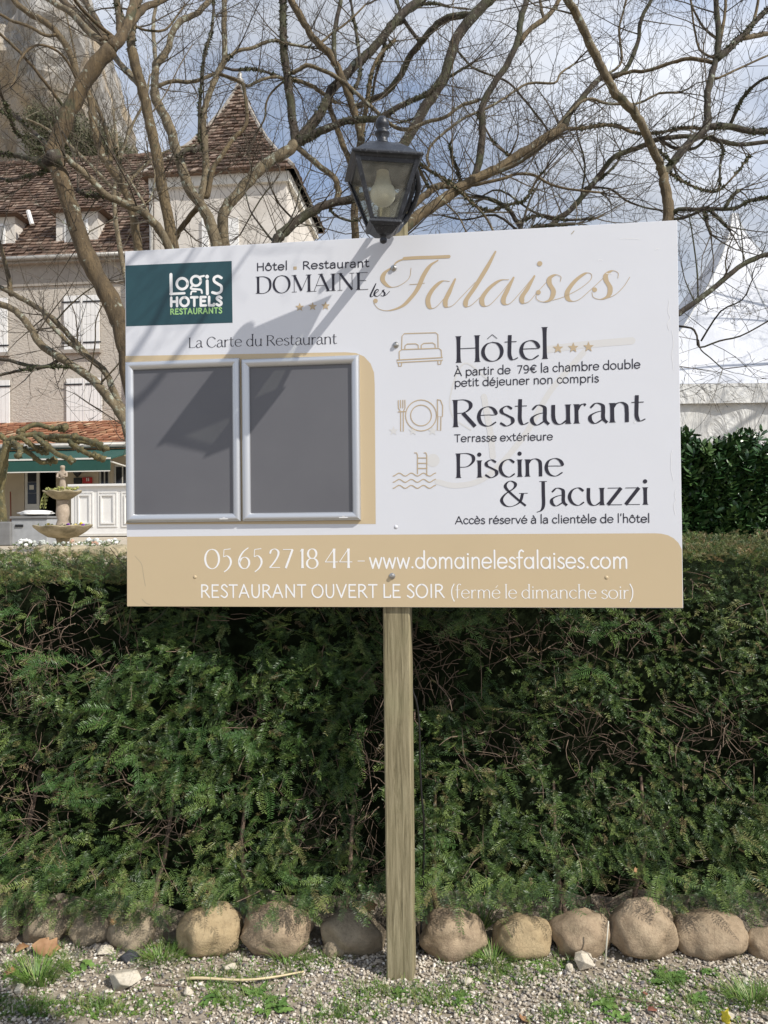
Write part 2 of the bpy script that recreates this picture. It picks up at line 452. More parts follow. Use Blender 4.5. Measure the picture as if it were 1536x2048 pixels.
# small creeping weeds over the ground
def leaf_rosette(seed, nleaf=7, L=0.02, W=0.01):
    rn = random.Random(seed); V = []; F = []
    for i in range(nleaf):
        a = rn.uniform(0, 6.28); l = L*rn.uniform(.6, 1.2); w = W*rn.uniform(.7, 1.2); up = rn.uniform(0.1, 0.8)
        d = Vector((math.cos(a), math.sin(a), up)).normalized(); s_ = Vector((-math.sin(a), math.cos(a), 0))
        o = Vector((rn.uniform(-.008, .008), rn.uniform(-.008, .008), 0)); b = len(V)
        V += [tuple(o), tuple(o+d*l*.5+s_*w*.5), tuple(o+d*l-Vector((0, 0, l*.15))), tuple(o+d*l*.5-s_*w*.5)]
        F += [(b, b+1, b+2), (b, b+2, b+3)]
    return V, F
ws = [make_obj_unlinked('weed_sprig', *leaf_rosette(i), M['weedi'] if 'weedi' in M else M['grass']) for i in range(5)]
def blade_tuft(seed, n=7, L=0.05):
    rn = random.Random(seed); V = []; F = []
    for i in range(n):
        a = rn.uniform(0, 6.28); l = L*rn.uniform(.5, 1.2); up = rn.uniform(.8, 2.5); w = .0011
        d = Vector((math.cos(a), math.sin(a), up)).normalized(); s_ = Vector((-math.sin(a), math.cos(a), 0))
        p0 = Vector((rn.uniform(-.01, .01), rn.uniform(-.01, .01), 0)); p1 = p0+d*l*.55; p2 = p0+d*l+Vector((math.cos(a), math.sin(a), -.5))*l*.25
        b = len(V); V += [tuple(p0-s_*w), tuple(p0+s_*w), tuple(p1+s_*w), tuple(p1-s_*w), tuple(p2)]
        F += [(b, b+1, b+2, b+3), (b+3, b+2, b+4)]
    return V, F
ws += [make_obj_unlinked('grass_sprig', *blade_tuft(20+i), M['grass']) for i in range(4)]
wcol = hidden_collection('weed sprigs', ws)
P = []; I = []
patches = [(60, 1935, .25, .10), (330, 1905, .16, .07), (460, 1955, .2, .07), (470, 2000, .16, .06), (760, 1990, .2, .06), (890, 2000, .14, .06), (960, 1920, .1, .05),
           (1090, 1930, .1, .06), (1220, 2000, .13, .06), (1340, 1960, .12, .08), (1480, 1990, .14, .09), (1400, 2030, .12, .06), (200, 2020, .25, .05), (30, 2020, .2, .06), (620, 1925, .12, .05), (1000, 1960, .15, .06), (1130, 2040, .1, .05), (680, 2030, .12, .05)]
for (px, py, sx, sy) in patches:
    c = on_ground(px, py)
    for i in range(int(950*sx)):
        P.append((random.gauss(c.x, sx*.55), random.gauss(c.y, sy*.6))); I.append(random.randrange(0, 9) if random.random() < .8 else random.randrange(5, 9))
for i in range(350):
    P.append((random.uniform(-2.2, 2.2), random.uniform(1.8, 3.0))); I.append(random.randrange(0, 9))
P = [(x, min(y, 3.0), terr(x, min(y, 3.0))+.002) for x, y in P]; n = len(P)
scatter('ground_weeds', P, np.c_[RNG.uniform(-.3, .3, n), RNG.uniform(-.3, .3, n), RNG.uniform(0, 6.28, n)], RNG.uniform(.35, 1.0, n), I, wcol, M['grass'],
        label='patchy low weeds and grass creeping over the gravel', cat='weeds')

# ---------------------------------------------------------------- yew hedge
def spray(seed, L=0.11, nn=30, nl=0.026, flat=True, w=0.0037, radial=False):
    """a yew twig along +X with needles in the XY plane (normal +Z)"""
    rn = random.Random(seed); V = []; F = []
    bend = rn.uniform(-.25, .25); droop = rn.uniform(-.35, .05)
    def pt(u): return Vector((L*u, bend*L*u*u, droop*L*u*u))
    m = 5; r = .0012                                   # stem: three sided
    for i in range(m):
        p = pt(i/(m-1)); q = r*(1-.6*i/(m-1))
        V += [(p.x, p.y+q, p.z), (p.x, p.y-q, p.z), (p.x, p.y, p.z+q)]
    for i in range(m-1):
        for k in range(3):
            F.append((i*3+k, i*3+(k+1) % 3, (i+1)*3+(k+1) % 3, (i+1)*3+k))
    for i in range(nn):
        u = 0.08 + 0.92*i/nn; side = 1 if i % 2 else -1
        p = pt(u); l = nl*(1-.45*u*u)*rn.uniform(.8, 1.1)
        ang = side*R(rn.uniform(48, 68)); tilt = rn.uniform(-.1, .35) if not radial else rn.uniform(-.9, 1.4)
        d = Vector((math.cos(ang), math.sin(ang), tilt)).normalized()
        s_ = Vector((-d.y, d.x, rn.uniform(-.35, .35))).normalized()
        b = len(V); e = p+d*l; mid = p+d*l*.5 + Vector((0, 0, .0012))
        V += [tuple(p), tuple(mid+s_*w*.5), tuple(e), tuple(mid-s_*w*.5)]
        F += [(b, b+1, b+2, b+3)]
    return V, F
ysp = [make_obj_unlinked('yew_sprig', *spray(i, 0.09+.03*(i % 3), 18+4*(i % 3), .030), M['yew']) for i in range(5)]
ysp += [make_obj_unlinked('yew_sprig', *spray(30+i, 0.06, 24, .020, radial=True), M['yew']) for i in range(3)]
ysp += [make_obj_unlinked('yew_sprig', *spray(50+i, 0.13, 28, .033), M['yew_young']) for i in range(2)]
ysp += [make_obj_unlinked('yew_sprig', *spray(70+i, 0.04, 20, .011, radial=True, w=.0036), M['yew']) for i in range(2)]   # 10,11 fine tufts
ysp += [make_obj_unlinked('yew_sprig', *spray(90+i, 0.05, 20, .015, radial=True, w=.0036), M['yew_top']) for i in range(3)]
ycol = hidden_collection('yew sprigs', ysp)
HTOP = 1.50
def hedge_top(x, y): 
    return 1.475 - .035*max(0,min(1,-x)) + .045*noise.noise(Vector((x*1.2, y*2, 3))) + (0.03 if x > .9 else 0) + max(0, (y-3.1))*.045
def hedge_face(x, z):
    f = 2.99 + .055*noise.noise(Vector((x*1.6, z*2.1, 5))) + .045*noise.noise(Vector((x*5, z*6, 8)))
    f += -.05*max(0, min(1, z-.8))
    if z > 1.18 and -1.05 < x < 1.1: f = max(f, 2.77-.1247*x+.13)
    f += 0 + .05*max(0, .35-z)/.35
    return f
BARE = [(110, 1275, 125, 75), (45, 1610, 60, 90), (20, 1400, 60, 50), (640, 1660, 50, 60), (760, 1560, 45, 200), (860, 1340, 60, 70), (1180, 1480, 90, 60), (700, 1830, 80, 35),
        (1440, 1480, 70, 50), (990, 1500, 60, 40), (1100, 1280, 260, 45), (500, 1430, 40, 30), (330, 1660, 50, 35), (1230, 1800, 100, 30), (470, 1210, 230, 10), (250, 1560, 45, 30)]
BARE = [(at(a, b, 3.0), c/513., d/513.) for a, b, c, d in BARE]
def bare(x, z):
    m = 0
    for c, rx, rz in BARE:
        q = ((x-c.x)/rx)**2 + ((z-c.z)/rz)**2
        if q < 1: m = max(m, 1-q)
    return m
hedge = empty('yew_hedge', (0, 3.0, 0), 0, 'long clipped dark green yew hedge behind the sign and boulders', 'hedge')
hedge_off = Vector((0, -3.0, 0))
def euler_for(d, n):
    """euler so that local X -> d, local Z ~ n"""
    d = d.normalized(); z = (n - d*n.dot(d))
    if z.length < 1e-4: z = d.orthogonal()
    z.normalize(); y = z.cross(d)
    return Matrix((d, y, z)).transposed().to_euler()
P = []; Rr = []; S = []; I = []
cnt = 0
for k in range(36000):
    x = random.uniform(-2.7, 2.7); z = .10 + 1.42*random.random()
    layer = random.random()
    bmask = bare(x, z)
    if bmask > 0 and random.random() < min(1, .5 + 1.6*bmask)*(.97 if layer < .5 else .75): continue
    clump = noise.noise(Vector((x*3.1, z*3.4, 17)))
    hole = noise.noise(Vector((x*8, z*9, 27)))+.5*clump
    if hole < -.20 and random.random() < .88: continue
    if layer > .68 and random.random() < .55: continue
    y = hedge_face(x, z) + (.10*random.random() if layer < .68 else .05+.2*random.random()) - .05*max(0, clump)
    low = z < .22
    d = Vector((random.gauss(0, .7), -0.75 - random.random()*.6, random.gauss(-.15 if low else -.05, .55)))
    nn_ = Vector((random.gauss(0, .35), -.55 + random.gauss(0, .35), .9))
    if z > hedge_top(x, y) - .08: d.z += .7
    right = max(0, min(1, (x-.25)/.9))
    P.append((x, y-3.0, z)); Rr.append(tuple(euler_for(d, nn_)))
    fine = random.random() < .25 + .6*right
    patch = noise.noise(Vector((x*1.3+9, z*1.5, 31)))
    if fine and patch > -.25: i = random.choice((5, 6, 7, 10, 11)); 
    else: i = random.choice((0, 1, 2, 3, 4, 8, 9)) if patch > .0 and right < .6 else random.choice((0, 1, 2, 3, 4, 5, 7))
    I.append(i); S.append(random.uniform(.42, .82) * (1.3 if i > 9 else 1))
# sprays hanging over the boulders
for k in range(520):
    x = random.uniform(-1.9, 1.9); z = random.uniform(.23, .34)
    if noise.noise(Vector((x*3, 4, 9))) < -.1: continue
    P.append((x, 2.95-3.0-random.uniform(0, .1), z)); Rr.append(tuple(euler_for(Vector((random.gauss(0, .6), -.8, random.gauss(-.45, .4))), Vector((0, -.6, .9)))))
    I.append(random.choice((0, 1, 2, 3, 4, 5, 6))); S.append(random.uniform(.55, .95))
# top surface
for k in range(17000):
    x = random.uniform(-2.9, 3.0); y = 2.98 + 1.35*random.random()**1.3
    z = hedge_top(x, y) - .05*random.random()
    if bare(x, z-.05) > .5 and y < 3.1: continue
    d = Vector((random.gauss(0, .7), random.gauss(-.3, .6), .45+random.random()*.5))
    P.append((x, y-3.0, z)); Rr.append(tuple(euler_for(d, Vector((0, 0, 1))+Vector((random.gauss(0, .4), random.gauss(0, .4), 0)))))
    I.append(random.choice((5, 12, 13, 14, 12, 13, 14, 10, 11))); S.append(random.uniform(.5, .85))
# a few bold fresh sprays
for (px, py) in [(60, 1310), (110, 1325), (240, 1440), (180, 1530), (110, 1560), (190, 1610), (340, 1540), (250, 1500), (1140, 1250), (1180, 1330), (590, 1790), (560, 1830), (150, 1740), (890, 1710), (480, 1470), (400, 1590), (1320, 1245), (950, 1250), (30, 1220), (420, 1460), (1230, 1260)]:
    for q in range(6):
        p = at(px+random.uniform(-32, 32), py+random.uniform(-26, 26), 2.90)
        P.append((p.x, p.y-3.0+random.uniform(-.02, .05), p.z)); Rr.append(tuple(euler_for(Vector((random.gauss(0, 1), -.6, random.gauss(-.1, .5))), Vector((random.gauss(0, .2), -.9, .8)))))
        I.append(random.choice((8, 9))); S.append(random.uniform(.6, .95))
scatter('foliage', P, Rr, S, I, ycol, M['yew'], hedge)
# near black hull inside the hedge, standing in for shade in its gaps
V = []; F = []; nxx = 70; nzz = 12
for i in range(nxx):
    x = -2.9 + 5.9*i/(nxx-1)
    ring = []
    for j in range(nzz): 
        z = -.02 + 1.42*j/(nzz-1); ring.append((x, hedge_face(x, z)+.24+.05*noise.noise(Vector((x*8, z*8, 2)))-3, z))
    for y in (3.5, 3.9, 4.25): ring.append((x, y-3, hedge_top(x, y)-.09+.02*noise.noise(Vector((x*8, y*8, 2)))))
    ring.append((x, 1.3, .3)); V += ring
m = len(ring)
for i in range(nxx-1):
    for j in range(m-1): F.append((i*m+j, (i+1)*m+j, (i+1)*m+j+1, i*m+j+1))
raw_obj('hedge_shade_core', V, F, M['core'], hedge, smooth=True, kind='stuff')
# woody stems showing in the gaps
mb = MB()
for c, rx, rz in BARE:
    for k in range(int(26 + 900*rx*rz*3)):
        p = Vector((c.x+random.uniform(-rx, rx)*1.1, hedge_face(c.x, c.z)+random.uniform(.02, .17)-3, c.z+random.uniform(-rz, rz)*1.1))
        d = Vector((random.gauss(0, .8), random.gauss(-.2, .4), random.gauss(.2, .8))).normalized()
        pts = []; l = random.uniform(.05, .2); r = random.uniform(.0008, .0026)
        for s_ in range(5):
            pts.append(p.copy()); d = (d+Vector((random.gauss(0, .25), random.gauss(0, .2), random.gauss(0, .25)))).normalized(); p = p+d*l/4
        mb.tube(pts, [r*(1-.15*i) for i in range(5)], 3, False)
for k in range(900):
    x = random.uniform(-2.5, 2.5); z = random.uniform(.1, 1.45)
    p = Vector((x, hedge_face(x, z)+random.uniform(-.01, .12)-3, z)); d = Vector((random.gauss(0, .6), -.5, random.gauss(.2, .7))).normalized()
    pts = []; l = random.uniform(.05, .14); r = random.uniform(.0008, .0018)
    for s_ in range(4):
        pts.append(p.copy()); d = (d+Vector((random.gauss(0, .25), random.gauss(0, .2), random.gauss(0, .25)))).normalized(); p = p+d*l/3
    mb.tube(pts, [r]*4, 3, False)
mb.build('twigs', M['hedge_stem'], hedge, kind='stuff')
for (a, b) in (((872, 1850), (866, 1715)), ((300, 1840), (330, 1700)), ((1130, 1850), (1110, 1700)), ((690, 1840), (700, 1700)), ((1260, 1840), (1290, 1690)), ((60, 1820), (50, 1680)), ((500, 1830), (480, 1690))):
    p = at(a[0], a[1], 3.06 if a[0] != 872 else 2.97)+hedge_off; q = at(b[0], b[1], 3.14 if a[0] != 872 else 3.0)+hedge_off
    pts = [p+(q-p)*t_+Vector((.006*math.sin(t_*9), 0, 0)) for t_ in (0, .2, .4, .6, .8, 1)]; pts.insert(0, p-Vector((0, 0, .12))); pts.append(q+Vector((.02, .1, .25)))
    MB().tube(pts, [.012, .011, .0105, .010, .0105, .009, .009, .006], 7, rough=.5).build('stem', M['hedge_stem'] if a[0] != 872 else M['bark_tan'], hedge, smooth=True)
# ---------------------------------------------------------------- roadside sign
YAW = 0.12428812
SW, SH = 2.00893831, 1.33960194
SBOT = 1.96111805 - SH/2 + (CAMZ-1.6)
SF = Frame((0.02755164, 2.77, SBOT), YAW)          # board front plane, origin at bottom centre
sign = empty('hotel_sign', (SF.o.x, SF.o.y, 0), -YAW,
             'large white and beige printed hotel sign bolted to one square wooden post', 'sign')
ZB = SBOT
def B(px, py, d=0.0):
    x, z = SF.px(px, py, d); return (x, z)
def V3(x, z, y): return (x, y, z + ZB)
mb = MB(); mb.box(-SW/2, SW/2, 0, 0.012, ZB, ZB+SH)
mb.build('panel', M['board'], sign, bevel=0.0015)

def flat(name, poly, mat, y, parent=None, label=None):
    """thin printed area: polygon in board px coordinates"""
    V = [V3(*B(*p), -y) for p in poly]
    m_ = MB(); m_.add(V, [tuple(range(len(V)))])
    return m_.build(name, mat, parent or sign, label=label)
def arc(cx, cy, r, a0, a1, n=14):
    return [(cx+r*math.cos(R(a0+(a1-a0)*i/n)), cy-r*math.sin(R(a0+(a1-a0)*i/n))) for i in range(n+1)]
# beige band at the foot, rounded at its right end
flat('beige_band', [(254.4, 1212.5), (254.2, 1073.5)] + [(700, 1069.5), (1310, 1066.6)] + [(1322, 1067.3), (1336, 1070.5), (1348, 1077), (1357, 1086), (1363.6, 1099), (1365.4, 1215.3)], M['gold'], .0004)
flat('beige_backdrop', [(252.2, 1048.5), (250.8, 712), (690, 704.5), (712, 706), (728, 713), (741, 727), (748, 745), (749.5, 770), (751.5, 1048)], M['gold'], .0004)
flat('teal_block', [(251, 531.3), (463.4, 522), (465.2, 645.5), (252.2, 652.7)][::-1], M['teal'], .0004)

LV = [0]
class Ink:
    """flat strokes printed on the board, built as ribbons in board metres"""
    def __init__(s, base=.0007): s.mb = MB(); s.k = 0; s.base = base
    def ribbon(s, pts, wid, cap=True):
        n = len(pts)
        if n < 2: return
        s.k += 1; y = -(s.base + .00004*(s.k % 14))
        pts = [np.array(p) for p in pts]; L_ = []; R_ = []
        for i in range(n):
            t_ = pts[min(i+1, n-1)] - pts[max(i-1, 0)]; q = np.hypot(*t_)
            t_ = t_/q if q > 0 else np.array([1., 0]); nn = np.array([-t_[1], t_[0]])*wid[i]/2
            L_.append(pts[i]+nn); R_.append(pts[i]-nn)
        ring = []
        V = [V3(p[0], p[1], y) for p in L_] + [V3(p[0], p[1], y) for p in R_]
        s.mb.add(V, [(n+i, n+i+1, i+1, i) for i in range(n-1)])
        if cap:
            for e, sg in ((0, -1), (n-1, 1)):
                if wid[e] < .0006: continue
                t_ = pts[min(e+1, n-1)] - pts[max(e-1, 0)]; a0 = math.atan2(t_[1], t_[0])
                cc = [V3(pts[e][0]+wid[e]/2*math.cos(a0+sg*0+R(b)), pts[e][1]+wid[e]/2*math.sin(a0+R(b)), y-.00001) for b in range(0, 360, 36)]
                s.mb.add(cc, [tuple(range(10))])
    def disc(s, c, r, n=16):
        s.k += 1; y = -(s.base+.00004*(s.k % 14))
        s.mb.add([V3(c[0]+r*math.cos(2*math.pi*i/n), c[1]+r*math.sin(2*math.pi*i/n), y) for i in range(n)], [tuple(range(n))])
    def poly(s, P_):
        s.k += 1; y = -(s.base+.00004*(s.k % 14))
        s.mb.add([V3(p[0], p[1], y) for p in P_], [tuple(range(len(P_)))])
    def build(s, name, mat, label=None): return s.mb.build(name, mat, sign, label=label)

# glyph skeletons: x-height 54, capitals 76, ascenders 90. 's' straight, 'c' curve, 'd' dot, 'k' heavy straight, 'h' hairline straight
def ell(cx, cy, rx, ry, a0=90, a1=450, n=12):
    return [(cx+rx*math.cos(R(a0+(a1-a0)*i/n)), cy+ry*math.sin(R(a0+(a1-a0)*i/n))) for i in range(n+1)]
G = {
 'H': (66, [('s', (10,0),(10,76)), ('s', (56,0),(56,76)), ('s', (10,40),(56,40))]),
 'o': (56, [('c', *ell(27,27,23,27))]),
 '^': (0, []),
 't': (36, [('c', (14,72),(13,40),(13,14),(20,2),(33,7)), ('s', (1,53),(30,53))]),
 'e': (52, [('c', (6,31),(27,31),(46,32),(41,47),(27,54),(11,46),(5,26),(12,7),(29,0),(47,11))]),
 'l': (20, [('s', (10,0),(10,90))]),
 'R': (62, [('s', (10,0),(10,76)), ('c', (10,75),(32,75),(46,66),(46,52),(32,40),(10,38)), ('k', (28,39),(58,0))]),
 's': (40, [('c', (34,46),(21,54),(9,46),(10,36),(22,28),(34,19),(34,7),(20,-1),(5,8))]),
 'a': (48, [('c', (7,42),(20,54),(35,48),(37,34),(37,12),(46,0)), ('c', (37,33),(20,29),(7,20),(7,7),(18,-1),(36,10))]),
 'u': (54, [('c', (9,53),(9,18),(15,3),(27,0),(43,12)), ('s', (44,53),(44,0))]),
 'r': (36, [('s', (10,53),(10,0)), ('c', (10,34),(17,47),(26,53),(32,49))]),
 'n': (54, [('s', (10,53),(10,0)), ('c', (10,38),(19,50),(31,54),(42,46),(44,30),(44,0))]),
 'm': (82, [('s', (10,53),(10,0)), ('c', (10,38),(18,50),(28,54),(38,46),(40,30),(40,0)), ('c', (40,38),(49,50),(59,54),(69,46),(71,30),(71,0))]),
 'P': (56, [('s', (10,0),(10,76)), ('c', (10,75),(34,75),(49,66),(49,50),(34,35),(10,33))]),
 'i': (20, [('s', (10,53),(10,0)), ('d', (10,71))]),
 'c': (46, [('c', (42,44),(28,54),(12,46),(5,27),(12,8),(28,0),(43,10))]),
 'z': (46, [('h', (5,52),(40,52)), ('k', (40,52),(5,1)), ('h', (5,1),(42,1))]),
 'J': (36, [('c', (20,76),(20,40),(20,2),(14,-14),(2,-20)), ('h', (10,75),(30,75))]),
 '&': (84, [('c', (74,0),(50,22),(22,52),(20,66),(32,76),(46,68),(42,54),(18,36),(8,18),(18,2),(36,-1),(58,12),(66,38)), ('h', (56,38),(80,38))]),
 'L': (50, [('s', (10,76),(10,0)), ('h', (10,1),(46,1)), ('h', (46,1),(48,12))]),
 'C': (68, [('c', (62,60),(50,72),(34,77),(14,64),(6,38),(14,12),(36,-1),(54,6),(64,18))]),
 'd': (56, [('c', (45,42),(30,54),(13,46),(6,27),(13,8),(28,0),(45,12)), ('s', (45,90),(45,0))]),
 'f': (32, [('c', (34,84),(24,90),(14,80),(13,60),(13,0)), ('h', (2,53),(28,53))]),
 'h': (54, [('s', (10,90),(10,0)), ('c', (10,38),(19,50),(31,54),(42,46),(44,30),(44,0))]),
 '(': (26, [('c', (22,92),(10,64),(7,36),(11,6),(22,-20))]),
 ')': (26, [('c', (4,92),(16,64),(19,36),(15,6),(4,-20))]),
 '-': (40, [('h', (6,30),(34,30))]), ' ': (24, []), '.': (20, [('d', (10,4))]),
 'w': (70, [('s', (4,53),(19,0)), ('s', (19,0),(35,50)), ('s', (35,50),(51,0)), ('s', (51,0),(66,53))]),
 'D': (72, [('s', (12,0),(12,76)), ('c', (12,75),(38,74),(58,62),(64,38),(58,14),(38,1),(12,1))]),
 'O': (78, [('c', *ell(39,38,33,39))]),
 'M': (90, [('h', (14,0),(14,76)), ('k', (14,76),(44,6)), ('h', (44,6),(74,76)), ('s', (76,76),(76,0))]),
 'A': (72, [('h', (6,0),(35,77)), ('k', (35,77),(66,0)), ('h', (16,26),(54,26))]),
 'I': (28, [('s', (14,0),(14,76))]),
 'N': (78, [('h', (14,0),(14,76)), ('k', (14,76),(64,2)), ('h', (64,2),(64,76))]),
 'E': (58, [('s', (12,0),(12,76)), ('h', (12,75),(50,75)), ('h', (12,40),(44,40)), ('h', (12,1),(52,1))]),
 'S': (52, [('c', (45,64),(30,77),(14,70),(12,56),(28,42),(44,26),(44,10),(28,-1),(8,10))]),
 'T': (58, [('s', (29,0),(29,75)), ('h', (4,75),(54,75))]),
 'U': (68, [('c', (12,76),(12,26),(20,5),(34,-1),(48,5),(56,26),(56,76))]),
 'V': (66, [('k', (4,76),(33,0)), ('s', (33,0),(62,76))]),
 '0': (66, [('c', *ell(33,38,27,39))]), '5': (46, [('h', (14,75),(40,78)), ('h', (14,75),(12,46)), ('c', (12,46),(26,50),(38,38),(40,20),(30,0),(14,-14))]),
 '6': (54, [('c', (44,82),(24,66),(9,40),(9,16),(20,1),(36,1),(46,16),(44,34),(32,44),(18,40),(9,24))]),
 '2': (52, [('c', (8,58),(14,72),(28,76),(40,66),(38,48),(24,24),(6,2)), ('s', (6,3),(46,3))]),
 '7': (46, [('h', (6,74),(44,74)), ('k', (43,74),(16,0))]), '1': (26, [('s', (15,76),(15,0)), ('h', (6,66),(15,76))]),
 '8': (52, [('c', *ell(26,57,16,19)), ('c', *ell(26,19,20,20))]),
 '4': (54, [('s', (38,76),(38,0)), ('h', (38,76),(4,24)), ('h', (4,24),(52,24))]),
}
GX = 0
G['é'] = (52, G['e'][1] + [('h', (24,66),(36,82))]); G['ô'] = (56, G['o'][1] + [('h', (15,64),(27,76)), ('h', (27,76),(39,64))])
GM = dict(G)   # geometric variants for the monoline face
GM['a'] = (58, [('c', *ell(27,27,22,27)), ('s', (49,54),(49,0))]); GM['d'] = (58, [('c', *ell(27,27,22,27)), ('s', (49,88),(49,0))])
GM['e'] = (54, [('c', (5,28),(26,28),(49,29),(44,46),(27,54),(10,46),(4,27),(10,7),(28,0),(46,10))])
GM['J'] = G['J']
GS = dict(GM); GS['a'] = (50, [('c', (8,44),(22,54),(36,50),(41,36),(41,0)), ('c', (41,32),(20,31),(6,24),(6,8),(20,-1),(41,12))])
GS['p'] = (58, [('c', *ell(31,27,22,27)), ('s', (9,53),(9,-22))]); GS['b'] = (58, [('c', *ell(31,27,22,27)), ('s', (9,88),(9,0))])
GS['j'] = (22, [('c', (12,53),(12,10),(12,-10),(6,-20),(-4,-20)), ('d', (12,72))]); GS['x'] = (50, [('s', (5,53),(44,0)), ('s', (44,53),(5,0))])
GS['7'] = (48, [('s', (5,73),(42,73)), ('s', (42,73),(16,0))]); GS['9'] = (54, [('c', *ell(26,52,19,22)), ('c', (45,50),(44,20),(32,2),(12,2))])
GS['€'] = (62, [('c', (56,64),(38,74),(20,62),(14,38),(20,13),(38,2),(56,12)), ('s', (3,46),(42,46)), ('s', (3,31),(42,31))])
GS['v'] = (48, [('s', (4,53),(24,0)), ('s', (24,0),(44,53))])
GS['’'] = (18, [('s', (10,88),(8,70))])
for a_, b_, c__ in (('à', 'a', -1), ('è', 'e', -1), ('é', 'e', 1)):
    w__ = GS[b_][0]; GS[a_] = (w__, GS[b_][1]+[('s', (w__/2-5*c__, 64), (w__/2+5*c__, 78))])
GS['ô'] = (56, GS['o'][1]+[('s', (17,64),(27,76)), ('s', (27,76),(37,64))])
GS['A'] = (70, [('s', (4,0),(35,76)), ('s', (35,76),(66,0)), ('s', (15,24),(55,24))]); GS['À'] = (70, GS['A'][1]+[('s', (26,100),(36,86))])
GS['C'] = (66, [('c', (60,62),(48,73),(34,76),(14,64),(6,38),(14,12),(34,0),(50,4),(60,14))])

def write(text, p0, p1, top, mat, thick=10, thin=2.2, mono=False, serif=3.4, xs=1.0, weightpx=None, caph=76, label=None, name='lettering', space=1.0, gap=0.0):
    """text between baseline points p0 and p1 (px); top: pixel y of the cap (or ref) height at p0"""
    a = np.array(B(*p0)); b = np.array(B(*p1)); c_ = np.array(B(p0[0], top))
    ux = (b-a); Ltot = np.hypot(*ux); ux = ux/Ltot; uy = np.array([0., 1.])
    sy = np.hypot(*(c_-a))/caph
    tbl = GS if mono == 'S' else GM if mono else G
    adv = sum((tbl[ch][0]*(space if ch == ' ' else 1) + gap) for ch in text) - gap
    # side bearings are inside the advances; trim them so that ink meets the ends
    tr = 4
    sx = Ltot/(adv-2*tr); ink = Ink(); x = -tr
    for ch in text:
        w_, strokes = tbl[ch]
        for st in strokes:
            kd, pts = st[0], list(st[1:])
            if kd == 'd':
                q = a+ux*(x+pts[0][0])*sx+uy*pts[0][1]*sy
                ink.disc(q, (thick*.62 if not mono else thick*.66)*sy*(1.0 if len(text) > 1 else 1)); continue
            P_ = smooth_path(pts, 6) if kd == 'c' and len(pts) > 2 else [np.array(p, float) for p in pts]
            W = []; n = len(P_)
            for i in range(n):
                t_ = P_[min(i+1, n-1)]-P_[max(i-1, 0)]; an = math.atan2(t_[1], t_[0])
                if mono: w = thick
                elif kd == 'h': w = thin
                elif kd == 'k': w = thick
                else:
                    w = thin+(thick-thin)*abs(math.sin(an-R(8)))**1.9
                W.append(w*sy)
            Q = [a+ux*(x+p[0])*sx+uy*p[1]*sy for p in P_]
            if not mono and kd == 's' and abs(pts[0][0]-pts[1][0]) < .5 and thick > 3*thin*.8:   # flared stems
                p, q = Q[0], Q[-1]; m_ = 6; Q = [p+(q-p)*i/m_ for i in range(m_+1)]
                W = [thick*sy*(1+.28*abs(2*i/m_-1)**4) for i in range(m_+1)]
            ink.ribbon(Q, W, cap=mono)
            if serif and not mono and kd in 'skh':
                for e in (0, -1):
                    if abs(pts[0][0]-pts[1][0]) < .5 or text.isupper():
                        px_, py_ = pts[e]
                        if py_ in (0, 76, 53, 90, 77) or (py_ == 0):
                            q = a+ux*(x+px_)*sx+uy*(py_+(-.0 if py_ else .0)+(thin*.5 if py_ == 0 else -thin*.5))*sy
                            wd = (thick*.5+serif)*sy
                            ink.ribbon([q-ux*wd, q+ux*wd], [thin*.9*sy]*2, cap=False)
        x += w_*(space if ch == ' ' else 1)+gap
    if text.startswith('Restaurant') or ' ' not in text or True: pass
    return ink.build(name, mat, label)

K = M['ink']
write('Hôtel', (912.6, 725.7), (1095, 717.7), 672.6, K, 10.5, 1.8, label='dark word Hôtel')
write('Restaurant', (906.5, 854.4), (1290, 843), 800, K, 10.5, 1.8, label='dark word Restaurant')
write('Piscine', (912.6, 956), (1126, 951.8), 907, K, 10.5, 1.8, label='dark word Piscine')
write('&', (1000.5, 1012.4), (1056, 1011.5), 962.4, K, 9.5, 1.6, label='dark ampersand')
write('Jacuzzi', (1075, 1011.5), (1295.5, 1009.3), 962.4, K, 10.5, 1.8, label='dark word Jacuzzi')
write('La Carte du Restaurant', (377.9, 695.7), (674, 687.8), 675.5, K, 7.5, 2.6, serif=4.5, label='line La Carte du Restaurant')
write('DOMAINE', (512.8, 587.5), (737.7, 579), 553.5, K, 10.5, 2.2, serif=6, label='dark word DOMAINE')
write('Hôtel', (513.9, 541.7), (574.4, 539.6), 526.8, K, 11.5, mono='S', gap=5, label='small dark word Hôtel'); write('Restaurant', (606, 538.5), (737.7, 533.8), 523.5, K, 11.5, mono='S', gap=5, label='small dark word Restaurant')
flat('square_mark', [(587, 539.5), (593.5, 539.2), (593.4, 533), (587, 533.3)], M['gold_ink'], .0007)
write('À partir de  79€ la chambre double', (909, 752), (1280, 736.3), 736.6, K, 10, mono='S', gap=3, label='line on the room price')
write('petit déjeuner non compris', (909.5, 773.4), (1197, 764), 758.2, K, 10, mono='S', gap=3, label='line on breakfast')
write('Terrasse extérieure', (909.5, 884), (1105, 880), 869.5, K, 10, mono='S', gap=3, label='line Terrasse extérieure')
write('Accès réservé à la clientèle de l’hôtel', (911, 1047.8), (1299, 1044.7), 1033, K, 10, mono='S', gap=3, label='line on hotel guests')
Wk = M['white_ink']
write('05 65 27 18 44', (409.7, 1137), (703.7, 1136), 1099, Wk, 8.5, 2.8, serif=0, label='white telephone number', space=.8)
write('-', (715, 1137), (730, 1137), 1099, Wk, 3, 3, mono=True)
write('www.domainelesfalaises.com', (740, 1136.3), (1255.6, 1136.3), 1136.3-29.5, Wk, 8.6, mono=True, caph=76, label='white web address', gap=3)
